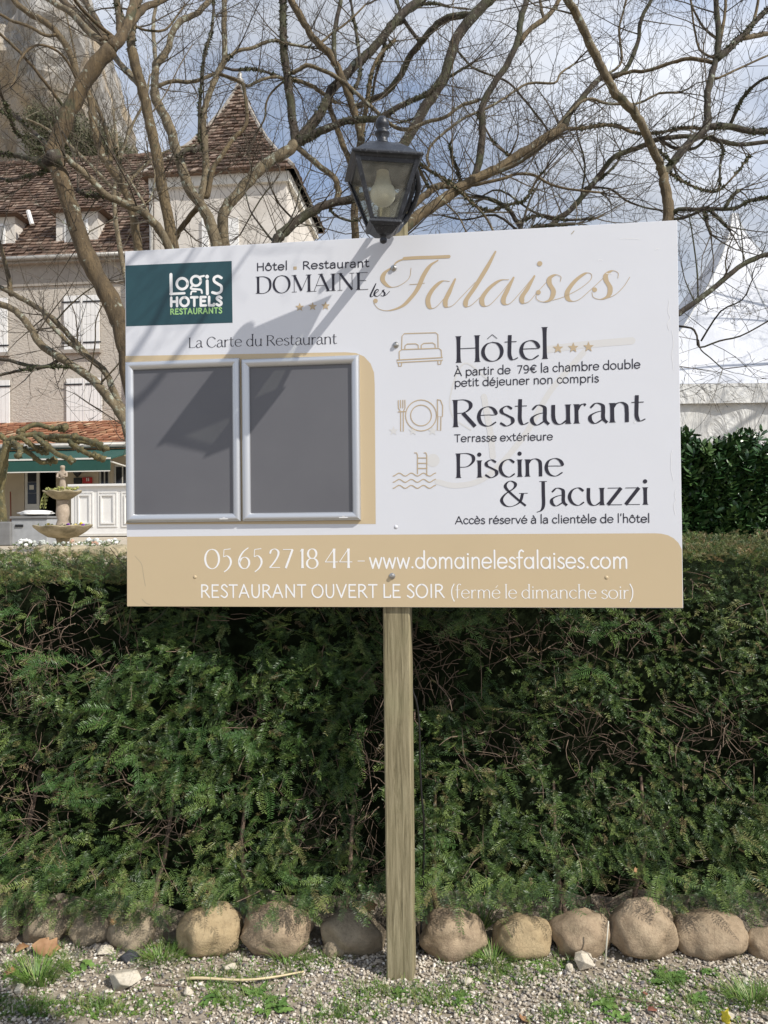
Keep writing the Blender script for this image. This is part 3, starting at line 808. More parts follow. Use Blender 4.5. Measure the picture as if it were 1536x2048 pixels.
write('RESTAURANT OUVERT LE SOIR', (402, 1194.6), (888, 1194.8), 1169.8, Wk, 9, mono=True, label='white line RESTAURANT OUVERT LE SOIR', gap=3)
write('(fermé le dimanche soir)', (902.4, 1196.5), (1266.7, 1197.4), 1172.5, Wk, 7, 3, serif=3.5, label='white line (fermé le dimanche soir)', space=.8)
write('HOTELS', (341.2, 612.6), (443.5, 610.6), 595.5, Wk, 23, mono=True, gap=10, label='white word HOTELS'); write('RESTAURANTS', (341, 628.8), (443.8, 626), 618.3, M['lime_ink'], 17, mono=True, gap=7, label='green word RESTAURANTS')

def pxink(strokes, mat, conv=lambda x, y: (x, y), w=3, name='lettering', label=None, script=False, thin=1.2, curve=True, closed=False, thickpow=1.5, base=.0007):
    """strokes traced in px, widths in px"""
    ink = Ink(base); k = 1/550.0
    for st in strokes:
        ww = w
        if isinstance(st, dict): ww = st.get('w', w); dot = st.get('dot'); st_ = st.get('p')
        else: dot = None; st_ = st
        if dot:
            ink.disc(B(*conv(*dot[:2])), dot[2]*k); continue
        P_ = smooth_path(st_, 6) if (curve and len(st_) > 2) else [np.array(p, float) for p in st_]
        if not curve: P_ = smooth_path(st_, 1) if False else P_
        n = len(P_); W = []
        for i in range(n):
            t_ = P_[min(i+1, n-1)]-P_[max(i-1, 0)]; q = max(1e-6, np.hypot(*t_))
            if script:
                e = min(1, i/max(1, n*.18), (n-1-i)/max(1, n*.18))
                W.append((thin+(ww-thin)*(max(0, t_[1]/q)**thickpow)*(.35+.65*e))*k)
            else: W.append(ww*k)
        ink.ribbon([B(*conv(*p)) for p in P_], W, cap=True)
    return ink.build(name, mat, label)
Z4 = lambda x, y: (720+x/2.259, 430+y/2.259)
Z5 = lambda x, y: (720+x/2.259, 780+y/2.259)
fal = [
 {'p': [(152,232),(165,212),(200,196),(260,192),(330,190),(404,187)], 'w': 0},
 [(152,232),(112,262),(103,295),(135,325),(180,318),(222,285),(231,240)],
 [(352,205),(318,228),(288,272),(262,330),(232,372),(190,412),(130,432),(85,424),(62,398)],
 {'dot': (70,388,4.6)},
 [(225,314),(260,312),(292,308)],
 [(405,300),(370,300),(330,335),(307,380),(316,418),(345,415),(392,360),(425,296)],
 [(430,290),(405,345),(386,388),(392,414),(420,408),(460,368),(520,305)],
 [(612,166),(575,235),(520,325),(480,385),(482,412),(505,406),(550,365)],
 [(672,292),(632,296),(585,330),(552,376),(558,408),(588,405),(640,350),(688,288)],
 [(694,283),(668,335),(648,380),(655,402),(680,398),(725,350),(783,280)],
 [(788,276),(758,330),(732,372),(738,397),(765,390),(800,350),(855,290)],
 {'dot': (812,220,5)},
 [(905,300),(908,280),(885,270),(858,285),(856,310),(874,345),(862,380),(830,393),(800,382),(796,362)],
 {'dot': (806,350,4.6)},
 [(872,385),(920,370),(990,335),(1040,295),(1045,268),(1018,264),(970,300),(936,350),(945,385),(985,385),(1040,340),(1110,275)],
 [(1165,285),(1166,262),(1140,252),(1112,270),(1112,295),(1130,330),(1122,365),(1088,381),(1055,372),(1048,350)],
 {'dot': (1060,338,4.6)},
 [(1100,381),(1150,362),(1190,325),(1219,281)],
]
ink_f = pxink([s for s in fal if not (isinstance(s, dict) and 'p' in s)], M['gold_ink'], Z4, w=9.5, script=True, thin=1.1, label='gold script word Falaises', thickpow=1.1)
pxink([{'p': [(152,232),(165,214),(198,200),(255,196)], 'w': 3}, {'p': [(200,197),(260,193),(330,191),(402,188)], 'w': 6.5}], M['gold_ink'], Z4, label='top stroke of the gold capital')
pxink([[(72,310),(58,340),(48,362),(52,370),(64,362)], [(60,358),(76,350),(84,340),(78,336),(68,346),(66,362),(78,368),(92,358),(104,342)], [(110,338),(104,342),(112,354),(106,366),(94,364)], [(106,366),(120,360),(134,345)]], K, Z4, w=3.6, script=True, thin=1.1, label='small black script word les')

def star(c, r, rot=90): return [(c[0]+(r if i % 2 == 0 else r*.42)*math.cos(R(rot+36*i)), c[1]-(r if i % 2 == 0 else r*.42)*math.sin(R(rot+36*i))) for i in range(10)]
for (cx, cy, r_) in ((599.5, 614.6, 9), (625.3, 613.2, 9), (651.2, 611.8, 9), (1116, 696.8, 11), (1146.5, 695.5, 11), (1177, 694, 11)):
    flat('star', star((cx, cy), r_)[::-1], M['gold_ink'], .0012)
for cx in (787, 826, 865): flat('star', star((cx, 862), 10)[::-1], M['pale_ink'], .0006, label='faint printed star')
# watermark strokes
pxink([{'p': [(850,608),(1000,588),(1228,568)], 'w': 14}, {'p': [(905,598),(1000,590)], 'w': 9}], M['pale_ink'], Z4, name='watermark', base=.0003)
pxink([{'p': [(1010,-170),(930,-80),(850,20),(760,180),(640,330),(540,410),(430,432),(350,415)], 'w': 11},
       {'p': [(575,-50),(470,-120),(410,20),(420,120),(500,180)], 'w': 3}, {'p': [(560,30),(590,200),(600,300)], 'w': 12}], M['pale_ink'], Z5, name='watermark', base=.00035)
ink_w = Ink(.0003); ink_w.disc(B(*Z5(330, 318)), 13/550); ink_w.build('watermark', M['pale_ink'])
# bed icon
Gk = M['gold_ink']
pxink([[(188,603),(190,548),(200,536),(342,532),(352,540),(353,596)], [(203,606),(204,590),(214,583),(252,582),(263,588),(264,604)], [(277,603),(277,588),(288,580),(328,578),(339,585),(340,599)],
       [(178,652),(177,618),(188,608),(356,602),(367,611),(369,643)], [(168,655),(374,644),(374,656),(168,667),(168,655)], [(174,668),(175,683),(187,683),(189,667)], [(352,661),(353,675),(365,674),(367,659)]],
      Gk, Z4, w=1.9, name='bed_icon', curve=False)
def circ(cx, cy, r_, n=28): return [(cx+r_*math.cos(2*math.pi*i/n), cy+r_*math.sin(2*math.pi*i/n)) for i in range(n+1)]
pxink([circ(276, 115, 70), circ(276, 115, 47), [(173,48),(174,82),(184,97),(184,186),(196,187),(196,97),(204,80),(203,46)], [(183,47),(184,80)], [(194,46),(194,80)],
       [(350,44),(351,120),(373,120),(374,72),(364,46),(350,44)], [(352,122),(350,182),(365,183),(366,121)], [(173,99),(204,97)]], Gk, Z5, w=1.9, name='plate_icon', curve=False)
def wv(y): return [(150+i*8, y+7*math.cos(i*8/192*2*math.pi*3.5)*(1) + 2) for i in range(25)]
pxink([wv(380), wv(408), wv(435), [(247,284),(256,284),(260,294),(260,378)], [(290,284),(298,284),(302,294),(302,386)], [(260,307),(302,307)], [(260,331),(302,331)], [(260,354),(302,354)]], Gk, Z5, w=1.9, name='pool_icon', curve=False)
# round logo letters
pxink([{'p': [(342,549),(342.6,588)], 'w': 6.5}, {'p': [(341,588),(369,586.5)], 'w': 5}, {'p': circ(364.5, 567.5, 10.8, 24), 'w': 5.6}, {'p': circ(392, 562, 9.6, 24), 'w': 5.2}, {'p': [(399,554),(408,552)], 'w': 4},
       {'p': [(385,571),(382,577),(392,578.5),(402,580),(404,586)], 'w': 4.2}, {'p': [(382,589),(384,583),(392,583)], 'w': 3.6}, {'p': [(414.6,562),(415,588)], 'w': 6.2}, {'dot': (414.4,553.5,4)},
       {'p': [(443,556),(436,552.5),(428.5,556),(429,563),(436,568),(443,573),(442,583),(434,587),(425,585)], 'w': 5.6}], Wk, w=5, label='white rounded logo word logis')

# aluminium snap frames
def frame(px4, label):
    P4 = [np.array(B(*p)) for p in px4]      # tl tr br bl
    xl = (P4[0][0]+P4[3][0])/2; xr = (P4[1][0]+P4[2][0])/2; zt = (P4[0][1]+P4[1][1])/2; zb = (P4[2][1]+P4[3][1])/2
    w = .030; prof = [(0, .0012), (0, .010), (.003, .0155), (.009, .0185), (.016, .018), (.024, .0135), (w, .009), (w, .003)]
    m_ = MB(); corners = [(xl, zt, 1, -1), (xr, zt, -1, -1), (xr, zb, -1, 1), (xl, zb, 1, 1)]; n = len(prof)
    fr = None
    for s_ in range(4):
        m_ = MB(); a = corners[s_]; b = corners[(s_+1) % 4]
        V = [V3(a[0]+a[2]*i, a[1]+a[3]*i, -d) for i, d in prof] + [V3(b[0]+b[2]*i, b[1]+b[3]*i, -d) for i, d in prof]
        m_.add(V, [(j, j+1, n+j+1, n+j) for j in range(n-1)])
        o = m_.build('frame_rail', M['alu'], fr or sign, smooth=True)
        if fr is None: fr = MB().box(xl+w*.6, xr-w*.6, -.0035, -.0012, zb+w*.6+ZB, zt-w*.6+ZB).build('poster_frame', M['backing'], sign, label=label); o.parent = fr
    for cx_ in (xl, xr):
        pass
    m_ = MB()                                 # tiny embossed mark on the bottom rail
    m_.box(xr-.078, xr-.046, -.0189, -.0186, zb+.0085+ZB, zb+.0115+ZB); m_.box(xr-.066, xr-.058, -.0189, -.0186, zb+.0135+ZB, zb+.0160+ZB)
    m_.build('maker_mark', M['white_ink'], fr)
    m_ = MB(); m_.box(xl+w-.002, xr-w+.002, -.0042, -.0038, zt-w-.003+ZB, zt-w+.002+ZB)
    return fr
frame([(253, 723), (481.5, 719), (482.5, 1042), (255, 1046)], 'left empty aluminium poster frame')
frame([(485, 718), (720, 712.5), (721.5, 1041), (486, 1042)], 'right empty aluminium poster frame')

# screws
for (px_, py_) in ((788, 536), (792, 690), (784.5, 1152)):
    x, z = B(px_, py_)
    m_ = MB(); m_.lathe([(.0115, 0), (.0115, .002), (.0075, .0035), (.0072, .0075), (.004, .009)], n=10)
    m_.v = [(x+a, -.0008-c, z+b+ZB) for a, b, c in m_.v]
    m_.f = [f[::-1] for f in m_.f]
    m_.build('screw', M['steel'], sign)
for (px_, py_) in ((792, 1054), (390, 1154), (1213, 1155)):
    x, z = B(px_, py_); m_ = MB(); m_.lathe([(.007, 0), (.005, .0012), (.001, .002)], n=10); m_.v = [(x+a, -.0006-c, z+b+ZB) for a, b, c in m_.v]; m_.f = [f[::-1] for f in m_.f]
    m_.build('dent', M['board'] if py_ < 1100 else M['gold'], sign, smooth=True)

# scuffs and scratches
_rs = random.Random(9)
sc_ = []
for (sx_, sy_, ln) in ((1338, 600, 60), (1346, 660, 80), (1344, 900, 60), (1350, 980, 50), (1240, 478, 40), (1310, 498, 8), (1196, 520, 10), (1212, 548, 12), (1270, 840, 7)):
    hor = ln < 45 and sy_ < 560; pts_ = []
    for i in range(6): pts_.append((sx_+(ln*i/5 if hor else _rs.uniform(-3, 3)), sy_+(_rs.uniform(-1.5, 1.5) if hor else ln*i/5)))
    sc_.append({'p': pts_, 'w': _rs.uniform(.5, .95)})
pxink(sc_, M['white_ink'], name='scuff', base=.0006)['kind'] = 'stuff'
pxink([{'p': [(270, 1112), (283, 1128), (287, 1150), (291, 1172)], 'w': .9}, {'p': [(1148, 462), (1143, 468)], 'w': 1.6}, {'p': [(284, 1198), (292, 1206), (300, 1209)], 'w': 1.0}], M['pale_ink'] if False else simple('scratch line', (.36, .31, .22), .6), name='scratch', base=.0006)['kind'] = 'stuff'

# post
pw = .0985; xc = B(793, 1260, .014)[0]
ztop = SF.px(812, 384, .014)[1] + ZB
MB().box(xc-pw/2, xc+pw/2, .0125, .0125+.095, -.25, ztop).build('post', M['post'], sign, bevel=.006)
POSTX = xc

# black cable running down behind the post
pts = [at(820, 1180, 2.86), at(823, 1360, 2.86), at(832, 1400, 2.86), at(838, 1440, 2.865), at(840, 1520, 2.87), at(843, 1590, 2.87), at(848, 1650, 2.88), at(846, 1760, 2.92), at(840, 1900, 2.96)]
cb = MB().tube([Vector(p) for p in smooth_path([tuple(p) for p in pts], 4)], .004, 6).build('cable', M['dark'], smooth=True)
tag(cb, 'black cable hanging down beside the wooden sign post', 'cable')
# ---------------------------------------------------------------- lantern
t = NT('weathered black cast metal'); n1 = t.noise(28, 6, .7); n2 = t.noise(140, 4, .7)
c = t.ramp(n1, [(.35, (.012, .014, .020)), (.62, (.03, .034, .043))])
c = t.mix(t.ramp(n2, [(.56, 0.), (.75, .55)]), c, (.20, .21, .23))
t.color(c).set(Roughness=.42, Metallic=.2).bump(n2, .35, .002); M['iron'] = t.m
t = NT('dusty lantern glass'); n1 = t.noise(18, 6, .7)
t.color((.50, .48, .43)).set(Roughness=.12, Specular_IOR_Level=.5)
tr = t.n.new('ShaderNodeBsdfTransparent'); tr.inputs[0].default_value = (.88, .89, .86, 1)
ms = t.n.new('ShaderNodeMixShader')
t.l.new(t.ramp(n1, [(.3, .04), (.7, .16)]), ms.inputs[0]); t.l.new(tr.outputs[0], ms.inputs[1]); t.l.new(t.b.outputs[0], ms.inputs[2])
t.l.new(ms.outputs[0], t.out.inputs[0]); M['pane'] = t.m
M['globe'] = simple('frosted globe', (.86, .82, .70), .35, 0, .05)
LY = 2.47
lc = at(765, 475, LY)                       # underside of the lantern
rim_z = at(770, 303, 2.355).z
lan = empty('wall_lantern', (at(766, 400, LY).x, LY, lc.z), R(9), 'old black metal lantern with cloudy glass panes above the white sign', 'lantern')
def lz(py, Y=2.42): return at(766, py, Y).z - lc.z
# body half widths measured at heights
hz_top = at(770, 310, 2.36).z-lc.z; a_top = .095
hz_bot = at(766, 442, 2.425).z-lc.z; a_bot = .040
zb0 = at(765, 466, 2.445).z-lc.z
# roof: rim + pyramid + finial
m_ = MB()
def ring4(a, z): return [(-a, -a, z), (a, -a, z), (a, a, z), (-a, a, z)]
def loft(m_, rings, cap=True):
    b = len(m_.v)
    for r_ in rings: m_.v.extend(r_)
    for i in range(len(rings)-1):
        for k in range(4): m_.f.append((b+i*4+k, b+i*4+(k+1) % 4, b+(i+1)*4+(k+1) % 4, b+(i+1)*4+k))
    if cap: m_.f.append((b+3, b+2, b+1, b)); m_.f.append(tuple(b+(len(rings)-1)*4+k for k in range(4)))
loft(m_, [ring4(.100, hz_top-.002), ring4(.104, hz_top+.004), ring4(.111, hz_top+.007), ring4(.113, hz_top+.013), ring4(.110, hz_top+.018), ring4(.100, hz_top+.021), ring4(.064, hz_top+.058), ring4(.045, hz_top+.074), ring4(.026, hz_top+.082)])
roof = m_.build('roof', M['iron'], lan, bevel=.0015)
fz = hz_top+.084
m_ = MB(); m_.lathe([(.022, 0), (.0235, .006), (.018, .012), (.0175, .026), (.024, .034), (.025, .040), (.018, .046), (.0155, .052), (.022, .060), (.0225, .070), (.019, .082), (.012, .091), (.004, .095)], (0, 0, fz), 18)
m_.build('finial', M['iron'], roof, smooth=True)
# corner bars
def corner(a, z, sx, sy): return Vector((a*sx, a*sy, z))
for sx, sy in ((-1, -1), (1, -1), (1, 1), (-1, 1)):
    m_ = MB(); p = corner(a_top, hz_top-.001, sx, sy); q = corner(a_bot, hz_bot, sx, sy); w = .0065
    V = []
    for c_, ww in ((p, w*1.15), (q, w)):
        V += [(c_.x-ww*(1 if sx > 0 else -.25)*1.0 if False else c_.x-ww, c_.y-ww, c_.z), (c_.x+ww, c_.y-ww, c_.z), (c_.x+ww, c_.y+ww, c_.z), (c_.x-ww, c_.y+ww, c_.z)]
    m_.add(V, [(0, 1, 2, 3), (7, 6, 5, 4), (0, 4, 5, 1), (1, 5, 6, 2), (2, 6, 7, 3), (3, 7, 4, 0)]); m_.build('corner_bar', M['iron'], lan, bevel=.001)
# top collar under the rim and bottom tray
m_ = MB(); loft(m_, [ring4(a_bot+.004, hz_bot-.012), ring4(a_bot+.012, hz_bot-.003), ring4(a_bot+.012, hz_bot+.004), ring4(a_bot+.002, hz_bot+.006)]); tray = m_.build('tray', M['iron'], lan, bevel=.001)
m_ = MB(); loft(m_, [ring4(.014, zb0-.003), ring4(.024, zb0), ring4(a_bot, hz_bot-.0125)]); m_.build('skirt', M['iron'], tray)
m_ = MB(); m_.lathe([(.004, -.021), (.0105, -.017), (.0125, -.009), (.0085, -.002), (.014, .002), (.015, .006), (.008, .010)], (0, 0, zb0-.004), 14); m_.build('drop_finial', M['iron'], tray, smooth=True)
# four panes with their inner rails
for k in range(4):
    rot = Matrix.Rotation(k*math.pi/2, 3, 'Z')
    def T(p): return tuple(rot @ Vector(p))
    m_ = MB(); y0 = -a_top; y1 = -a_bot
    front = [(-a_top+.004, y0, hz_top-.004), (a_top-.004, y0, hz_top-.004), (a_bot-.003, y1, hz_bot+.004), (-a_bot+.003, y1, hz_bot+.004)]
    back = [(p[0], p[1]+.002, p[2]) for p in front]
    m_.add([T(p) for p in front+back], [(3, 2, 1, 0), (4, 5, 6, 7), (0, 1, 5, 4), (1, 2, 6, 5), (2, 3, 7, 6), (3, 0, 4, 7)])
    m_.build('glass_pane', M['pane'], lan)
    for (za, zb_, aa) in ((hz_top-.001, hz_top-.013, a_top), (hz_bot+.012, hz_bot+.003, a_bot)):
        k_ = (a_top-a_bot)/(hz_top-hz_bot); aw = a_bot+(zb_-hz_bot)*k_; at_ = a_bot+(za-hz_bot)*k_
        pf = [(-at_, -at_-.004, za), (at_, -at_-.004, za), (aw, -aw-.004, zb_), (-aw, -aw-.004, zb_)]; pb = [(p[0], p[1]+.009, p[2]) for p in pf]
        m_ = MB(); m_.add([T(p) for p in pf+pb], [(3, 2, 1, 0), (4, 5, 6, 7), (0, 1, 5, 4), (2, 3, 7, 6), (1, 2, 6, 5), (3, 0, 4, 7)])
        m_.build('rail', M['iron'], lan)
# frosted bulb hanging from the roof
gz = at(763, 388, LY).z-lc.z; gr = .041
prof = [(.006, -gr)] + [(gr*math.cos(R(a)), gr*math.sin(R(a))) for a in range(-75, 46, 15)] + [(.024, .045), (.021, .058), (.020, .072), (.022, .078), (.022, .095), (.012, .10)]
m_ = MB(); m_.lathe(prof, (0, 0, gz), 22); m_.build('bulb', M['globe'], lan, smooth=True)
# S-shaped arm to the post
mw = lan.matrix_basis.inverted()
def L3(p): return mw @ Vector(p)
PF = SF.o + SF.t*POSTX; front_post = SF.o+SF.t*(POSTX+.015)+SF.a*.010
arm = [at(822, 330, 2.58), at(829, 352, 2.63), at(831, 378, 2.67), at(822, 408, 2.70), at(810, 432, 2.72), at(797, 450, 2.72), at(786, 462, 2.66), at(776, 462, 2.58)]
pts = [L3(p) for p in arm]
sp = smooth_path([tuple(p) for p in pts], 5)
m_ = MB()
for i in range(2): m_.tube([Vector(p)+Vector((.010*(i*2-1), 0, .0)) for p in sp], [.0085+.002*math.sin(i_*.5)**2 for i_ in range(len(sp))], 7)
m_.build('bracket_arm', M['iron'], lan, smooth=True)
m_ = MB(); bp = SF.o+SF.t*(POSTX+.012)+SF.a*.0122; q0 = L3((bp.x, bp.y, at(800, 440, 2.77).z))
pl = [(-.016, -.02), (.020, -.02), (.024, .02), (.020, .09), (-.016, .09), (-.022, .02)]
m_.prism([Vector((q0.x+a, q0.y-.016, q0.z+b)) for a, b in pl], (0, .012, 0)); m_.build('back_plate', M['iron'], lan, bevel=.003)
q1 = L3(arm[4]); m_ = MB(); m_.tube([q1, Vector((q0.x, q0.y-.005, q0.z))], .013, 8); m_.tube([L3(arm[1]), L3((bp.x, bp.y-.01, arm[2].z))], .010, 8); m_.build('bracket_boss', M['iron'], lan, smooth=True)

# ---------------------------------------------------------------- boulders along the hedge foot
def boulder(px_, ybot, w, h, mat, label, seed, tilt=0, sqy=.8):
    g0 = on_ground(px_, ybot); dpt = w*.5*sqy
    Y = g0.y; k = FPX/Y; rx = w/2/k*1.0; rz = h/2/k*1.0; ry = rx*sqy
    V, F = ico_stone(seed, (1, 1, 1), .12, 4); V = [tuple(Vector(v)*(1+.05*noise.noise(Vector(v)*4+Vector((seed, 0, 0))))) for v in V]
    out = []
    for v in V:
        p = Vector(v); p = Vector((math.copysign(abs(p.x)**.97, p.x)*rx, p.y*ry, math.copysign(abs(p.z)**.95, p.z)*rz))
        p.z += rz*.88; out.append(tuple(Matrix.Rotation(R(tilt), 3, 'Y') @ (p-Vector((0, 0, rz)))+Vector((0, 0, rz))))
    o = MB().add(out, F).build('boulder', mat, smooth=True, loc=(at(px_, ybot, Y+ry).x, Y+ry*.8, -.022))
    return tag(o, label, 'boulder', 'boulders edging the foot of the hedge')
bl = [(12, 1886, 80, 108, 'boulder_c', 'tall grey boulder cut off by the left edge of the photo', 0),
      (98, 1888, 92, 80, 'boulder_c', 'brown boulder with a dead orange leaf against it', 5),
      (186, 1893, 82, 72, 'boulder_c', 'small round grey boulder between the leaf boulder and the flint stone', 0),
      (268, 1905, 92, 78, 'boulder_c', 'low shaded boulder with the black flint stone in front', 0),
      (424, 1917, 130, 100, 'boulder_b', 'wide flat sandy yellow boulder with grass shadows', 0),
      (557, 1918, 142, 106, 'boulder', 'big pink tan boulder left of the post', 4),
      (708, 1915, 128, 84, 'boulder_c', 'shaded dark boulder touching the wooden post on its left', 0),
      (905, 1925, 142, 102, 'boulder', 'large smooth boulder directly right of the wooden post', 8),
      (1043, 1923, 118, 84, 'boulder_b', 'round yellowish boulder behind the green grass tuft', 0),
      (1160, 1919, 118, 98, 'boulder', 'boulder behind the white broken rock', -4),
      (1282, 1925, 128, 122, 'boulder', 'tallest egg shaped boulder right of the thin white stick', 6),
      (1418, 1922, 146, 88, 'boulder', 'long low boulder second from the right edge', 0),
      (1532, 1920, 90, 62, 'boulder', 'small reddish boulder cut off by the right edge of the photo', 0)]
for i, (a, b, w, h, mt, lb, tl) in enumerate(bl): boulder(a, b, w, h, M[mt], lb, i+2, tl)
boulder(670, 1915, 46, 44, M['boulder_c'], 'small round stone in front of the shaded boulder by the post', 31)
boulder(1170, 1880, 60, 90, M['dead_red'] if False else M['boulder_c'], 'reddish boulder half hidden in the hedge above the stick', 41) if False else None
for i, (x_, r_) in enumerate(((-1.75, .13), (-2.05, .12), (1.75, .12), (2.0, .13))):
    V, F = ico_stone(60+i, (r_*1.2, r_, r_*.75), .1, 3); V = [(a, b, c_+r_*.6) for a, b, c_ in V]
    tag(MB().add(V, F).build('boulder', M['boulder'], smooth=True, loc=(x_, 2.98, 0)), ['nearest','outermost'][i % 2]+' edging boulder just past the '+('left' if x_ < 0 else 'right')+' side of the photo', 'boulder', 'boulders edging the foot of the hedge beyond the frame')

def rock(px_, ybot, w, h, mat, label, seed, cat='rock'):
    g0 = on_ground(px_, ybot); k = FPX/g0.y; rx = w/2/k; rz = h/2/k
    import bmesh
    bm = bmesh.new(); rn = random.Random(seed)
    for i in range(14):
        a = rn.uniform(0, 6.28); b = rn.uniform(-1, 1); q = math.sqrt(1-b*b)
        bm.verts.new((rx*q*math.cos(a), rx*.8*q*math.sin(a), rz*b))
    bmesh.ops.convex_hull(bm, input=bm.verts)
    for v in list(bm.verts):
        if not v.link_faces: bm.verts.remove(v)
    me = bpy.data.meshes.new('rock'); bm.to_mesh(me); bm.free(); me.materials.append(mat)
    o = bpy.data.objects.new('rock', me); COL.objects.link(o); o.location = (g0.x, g0.y+rx*.6, rz*.8)
    b = o.modifiers.new('bevel', 'BEVEL'); b.width = rx*.08; b.segments = 2
    return tag(o, label, cat)
rock(242, 1988, 72, 46, M['rock_white'], 'broken cream and tan rock lying on the gravel at the lower left', 3)
rock(255, 1931, 42, 26, M['rock_dark'], 'black flint stone in front of a shaded boulder', 5)
rock(206, 1917, 36, 22, M['rock_white'], 'small pale rock between two left boulders and the flint', 8)
rock(458, 1948, 30, 20, M['rock_white'], 'small white rock above the long straw stick', 11)
rock(1172, 1947, 48, 42, M['rock_white'], 'white broken rock with sharp edges in front of the right boulders', 14)
rock(1140, 1947, 18, 20, M['rock_white'], 'small egg white pebble left of the broken white rock', 17, 'pebble')
rock(580, 1922, 18, 14, M['rock_white'], 'white pebble at the foot of the big pink tan boulder', 19, 'pebble')
rock(935, 1972, 30, 16, M['rock_white'], 'flat white pebble right of the post foot', 23, 'pebble')
rock(36, 1992, 24, 22, M['rock_white'], 'rounded pale pebble beside the left grass tuft', 25, 'pebble')
rock(375, 1995, 20, 22, M['rock_white'], 'upright white pebble below the left end of the straw stick', 29, 'pebble')
rock(1460, 2042, 26, 20, M['rock_white'], 'white pebble beside the yellow leaf', 33, 'pebble')
rock(1497, 1958, 22, 16, M['rock_white'], 'white pebble near the right edge below the long boulder', 35, 'pebble')
rock(1020, 2000, 16, 12, M['rock_white'], 'pale pebble among the weeds right of the post', 37, 'pebble')

def stick(p, r0, mat, label, name='stick'):
    pts = smooth_path([tuple(q) for q in p], 4)
    return tag(MB().tube([Vector(q) for q in pts], [r0*(1-.5*i/len(pts)) for i in range(len(pts))], 6).build(name, mat, smooth=True), label, 'stick')
G0 = lambda x, y, z=0.01: on_ground(x, y, z)
stick([G0(372, 1958), G0(400, 1956, .02), G0(480, 1960, .02), G0(540, 1955, .02), G0(608, 1943)], .006, M['straw'], 'long straw coloured stick lying on the gravel left of the post')
stick([on_ground(1210, 1936, .005), at(1213, 1890, 2.80), at(1217, 1842, 2.83)], .0038, simple('white stick', (.62, .58, .48), .5), 'thin whitish stick standing between two right boulders')
stick([G0(1225, 1993), G0(1290, 2005), G0(1370, 2018)], .003, M['hedge_stem'], 'thin brown twig lying on the gravel at the lower right')
stick([G0(300, 1968), G0(350, 1972), G0(410, 1982)], .0025, M['hedge_stem'], 'thin brown twig lying below the cream rock')

def dead_leaf(p, size, mat, label, tilt=(0, 0, 0), seed=0):
    rn = random.Random(seed); V = []; F = []; n = 9
    out = [(-.5, 0), (-.3, .22), (-.05, .30), (.0, .20), (.22, .32), (.3, .12), (.55, 0)]
    for i, (x, y) in enumerate(out):
        for sgn in (1, 0, -1):
            V.append((x*size, y*sgn*size, size*(.18*abs(sgn)*abs(y)*2+.10*math.sin(x*5+seed)+rn.uniform(0, .05))))
    for i in range(len(out)-1):
        b = i*3; F += [(b, b+3, b+4, b+1), (b+1, b+4, b+5, b+2)]
    o = MB().add(V, F).build('dead_leaf', mat, smooth=True, loc=p); o.rotation_euler = tilt
    s = o.modifiers.new('thick', 'SOLIDIFY'); s.thickness = .0008
    return tag(o, label, 'leaf')
dead_leaf(on_ground(93, 1893, .03), .11, M['dead'], 'large curled orange dead leaf leaning on the second left boulder', (R(70), R(20), R(30)), 1)
dead_leaf(on_ground(45, 1897, .01), .06, M['dead'], 'brown dead leaf at the foot of the left edge boulder', (R(15), 0, R(60)), 2)
dead_leaf(on_ground(1305, 2020, .01), .04, M['dead_red'], 'dark red dead leaf on the gravel at the lower right', (R(10), 0, R(20)), 3)
dead_leaf(on_ground(1290, 1988, .01), .03, M['dead_red'], 'small red dead leaf just above the dark red one', (R(10), 0, R(80)), 4)
dead_leaf(on_ground(1048, 2040, .01), .05, M['dead'], 'tan dead leaf near the bottom edge right of the post', (R(20), 0, R(120)), 5)
dead_leaf(on_ground(1453, 2035, .02), .055, M['yellow_leaf'], 'bright yellow leaf standing in the weeds at the lower right', (R(20), R(-70), R(20)), 6)
dead_leaf(on_ground(20, 1945, .01), .05, M['dead'], 'dull brown dead leaf left of the grass tuft', (R(20), 0, R(20)), 7)
dead_leaf(at(740, 1812, 2.93), .06, M['dead'], 'orange dead leaf caught in the hedge beside the post', (R(60), 0, R(20)), 8)
dead_leaf(at(1270, 1740, 2.9), .03, M['dead'], 'small orange dead leaf caught in the hedge above the tallest boulder', (R(70), 0, R(40)), 10)
dead_leaf(at(225, 1845, 2.93), .05, M['dead'], 'brown dead leaf above the flint stone boulder', (R(40), 0, R(100)), 11)

# grass tufts and weeds
def tuft(px_, py_, n, L, spread, label, seed, lean=0.0, w=.0016):
    rn = random.Random(seed); c_ = on_ground(px_, py_); m_ = MB()
    for i in range(n):
        a = rn.uniform(0, 6.28); r_ = spread*rn.random()**.7; l = L*rn.uniform(.45, 1.1)
        p = Vector((r_*math.cos(a), r_*math.sin(a)*.6, 0)); up = rn.uniform(1., 3.)
        d = Vector((math.cos(a)+lean, math.sin(a), up)).normalized(); s_ = Vector((-math.sin(a), math.cos(a), 0)).normalized()
        pts = [p]; 
        for k in range(4): pts.append(pts[-1]+d*l/4); d = (d+Vector((math.cos(a)*.18, math.sin(a)*.18, -.28))).normalized()
        V = []
        for k, q in enumerate(pts): ww = w*(1-k/4.3); V += [tuple(q-s_*ww), tuple(q+s_*ww)]
        m_.add(V, [(2*k, 2*k+1, 2*k+3, 2*k+2) for k in range(4)])
    return tag(m_.build('grass_tuft', M['tuft'], loc=c_), label, 'grass tuft')
tuft(78, 1965, 260, .14, .07, 'bushy bright green grass tuft at the lower left', 1)
tuft(325, 1925, 200, .09, .09, 'low spreading grass tuft below the sandy yellow boulder', 2)
tuft(985, 1928, 200, .10, .07, 'grass tuft in front of the round yellowish boulder', 3)
tuft(1505, 2010, 220, .11, .07, 'yellow green grass tuft at the right edge', 4)
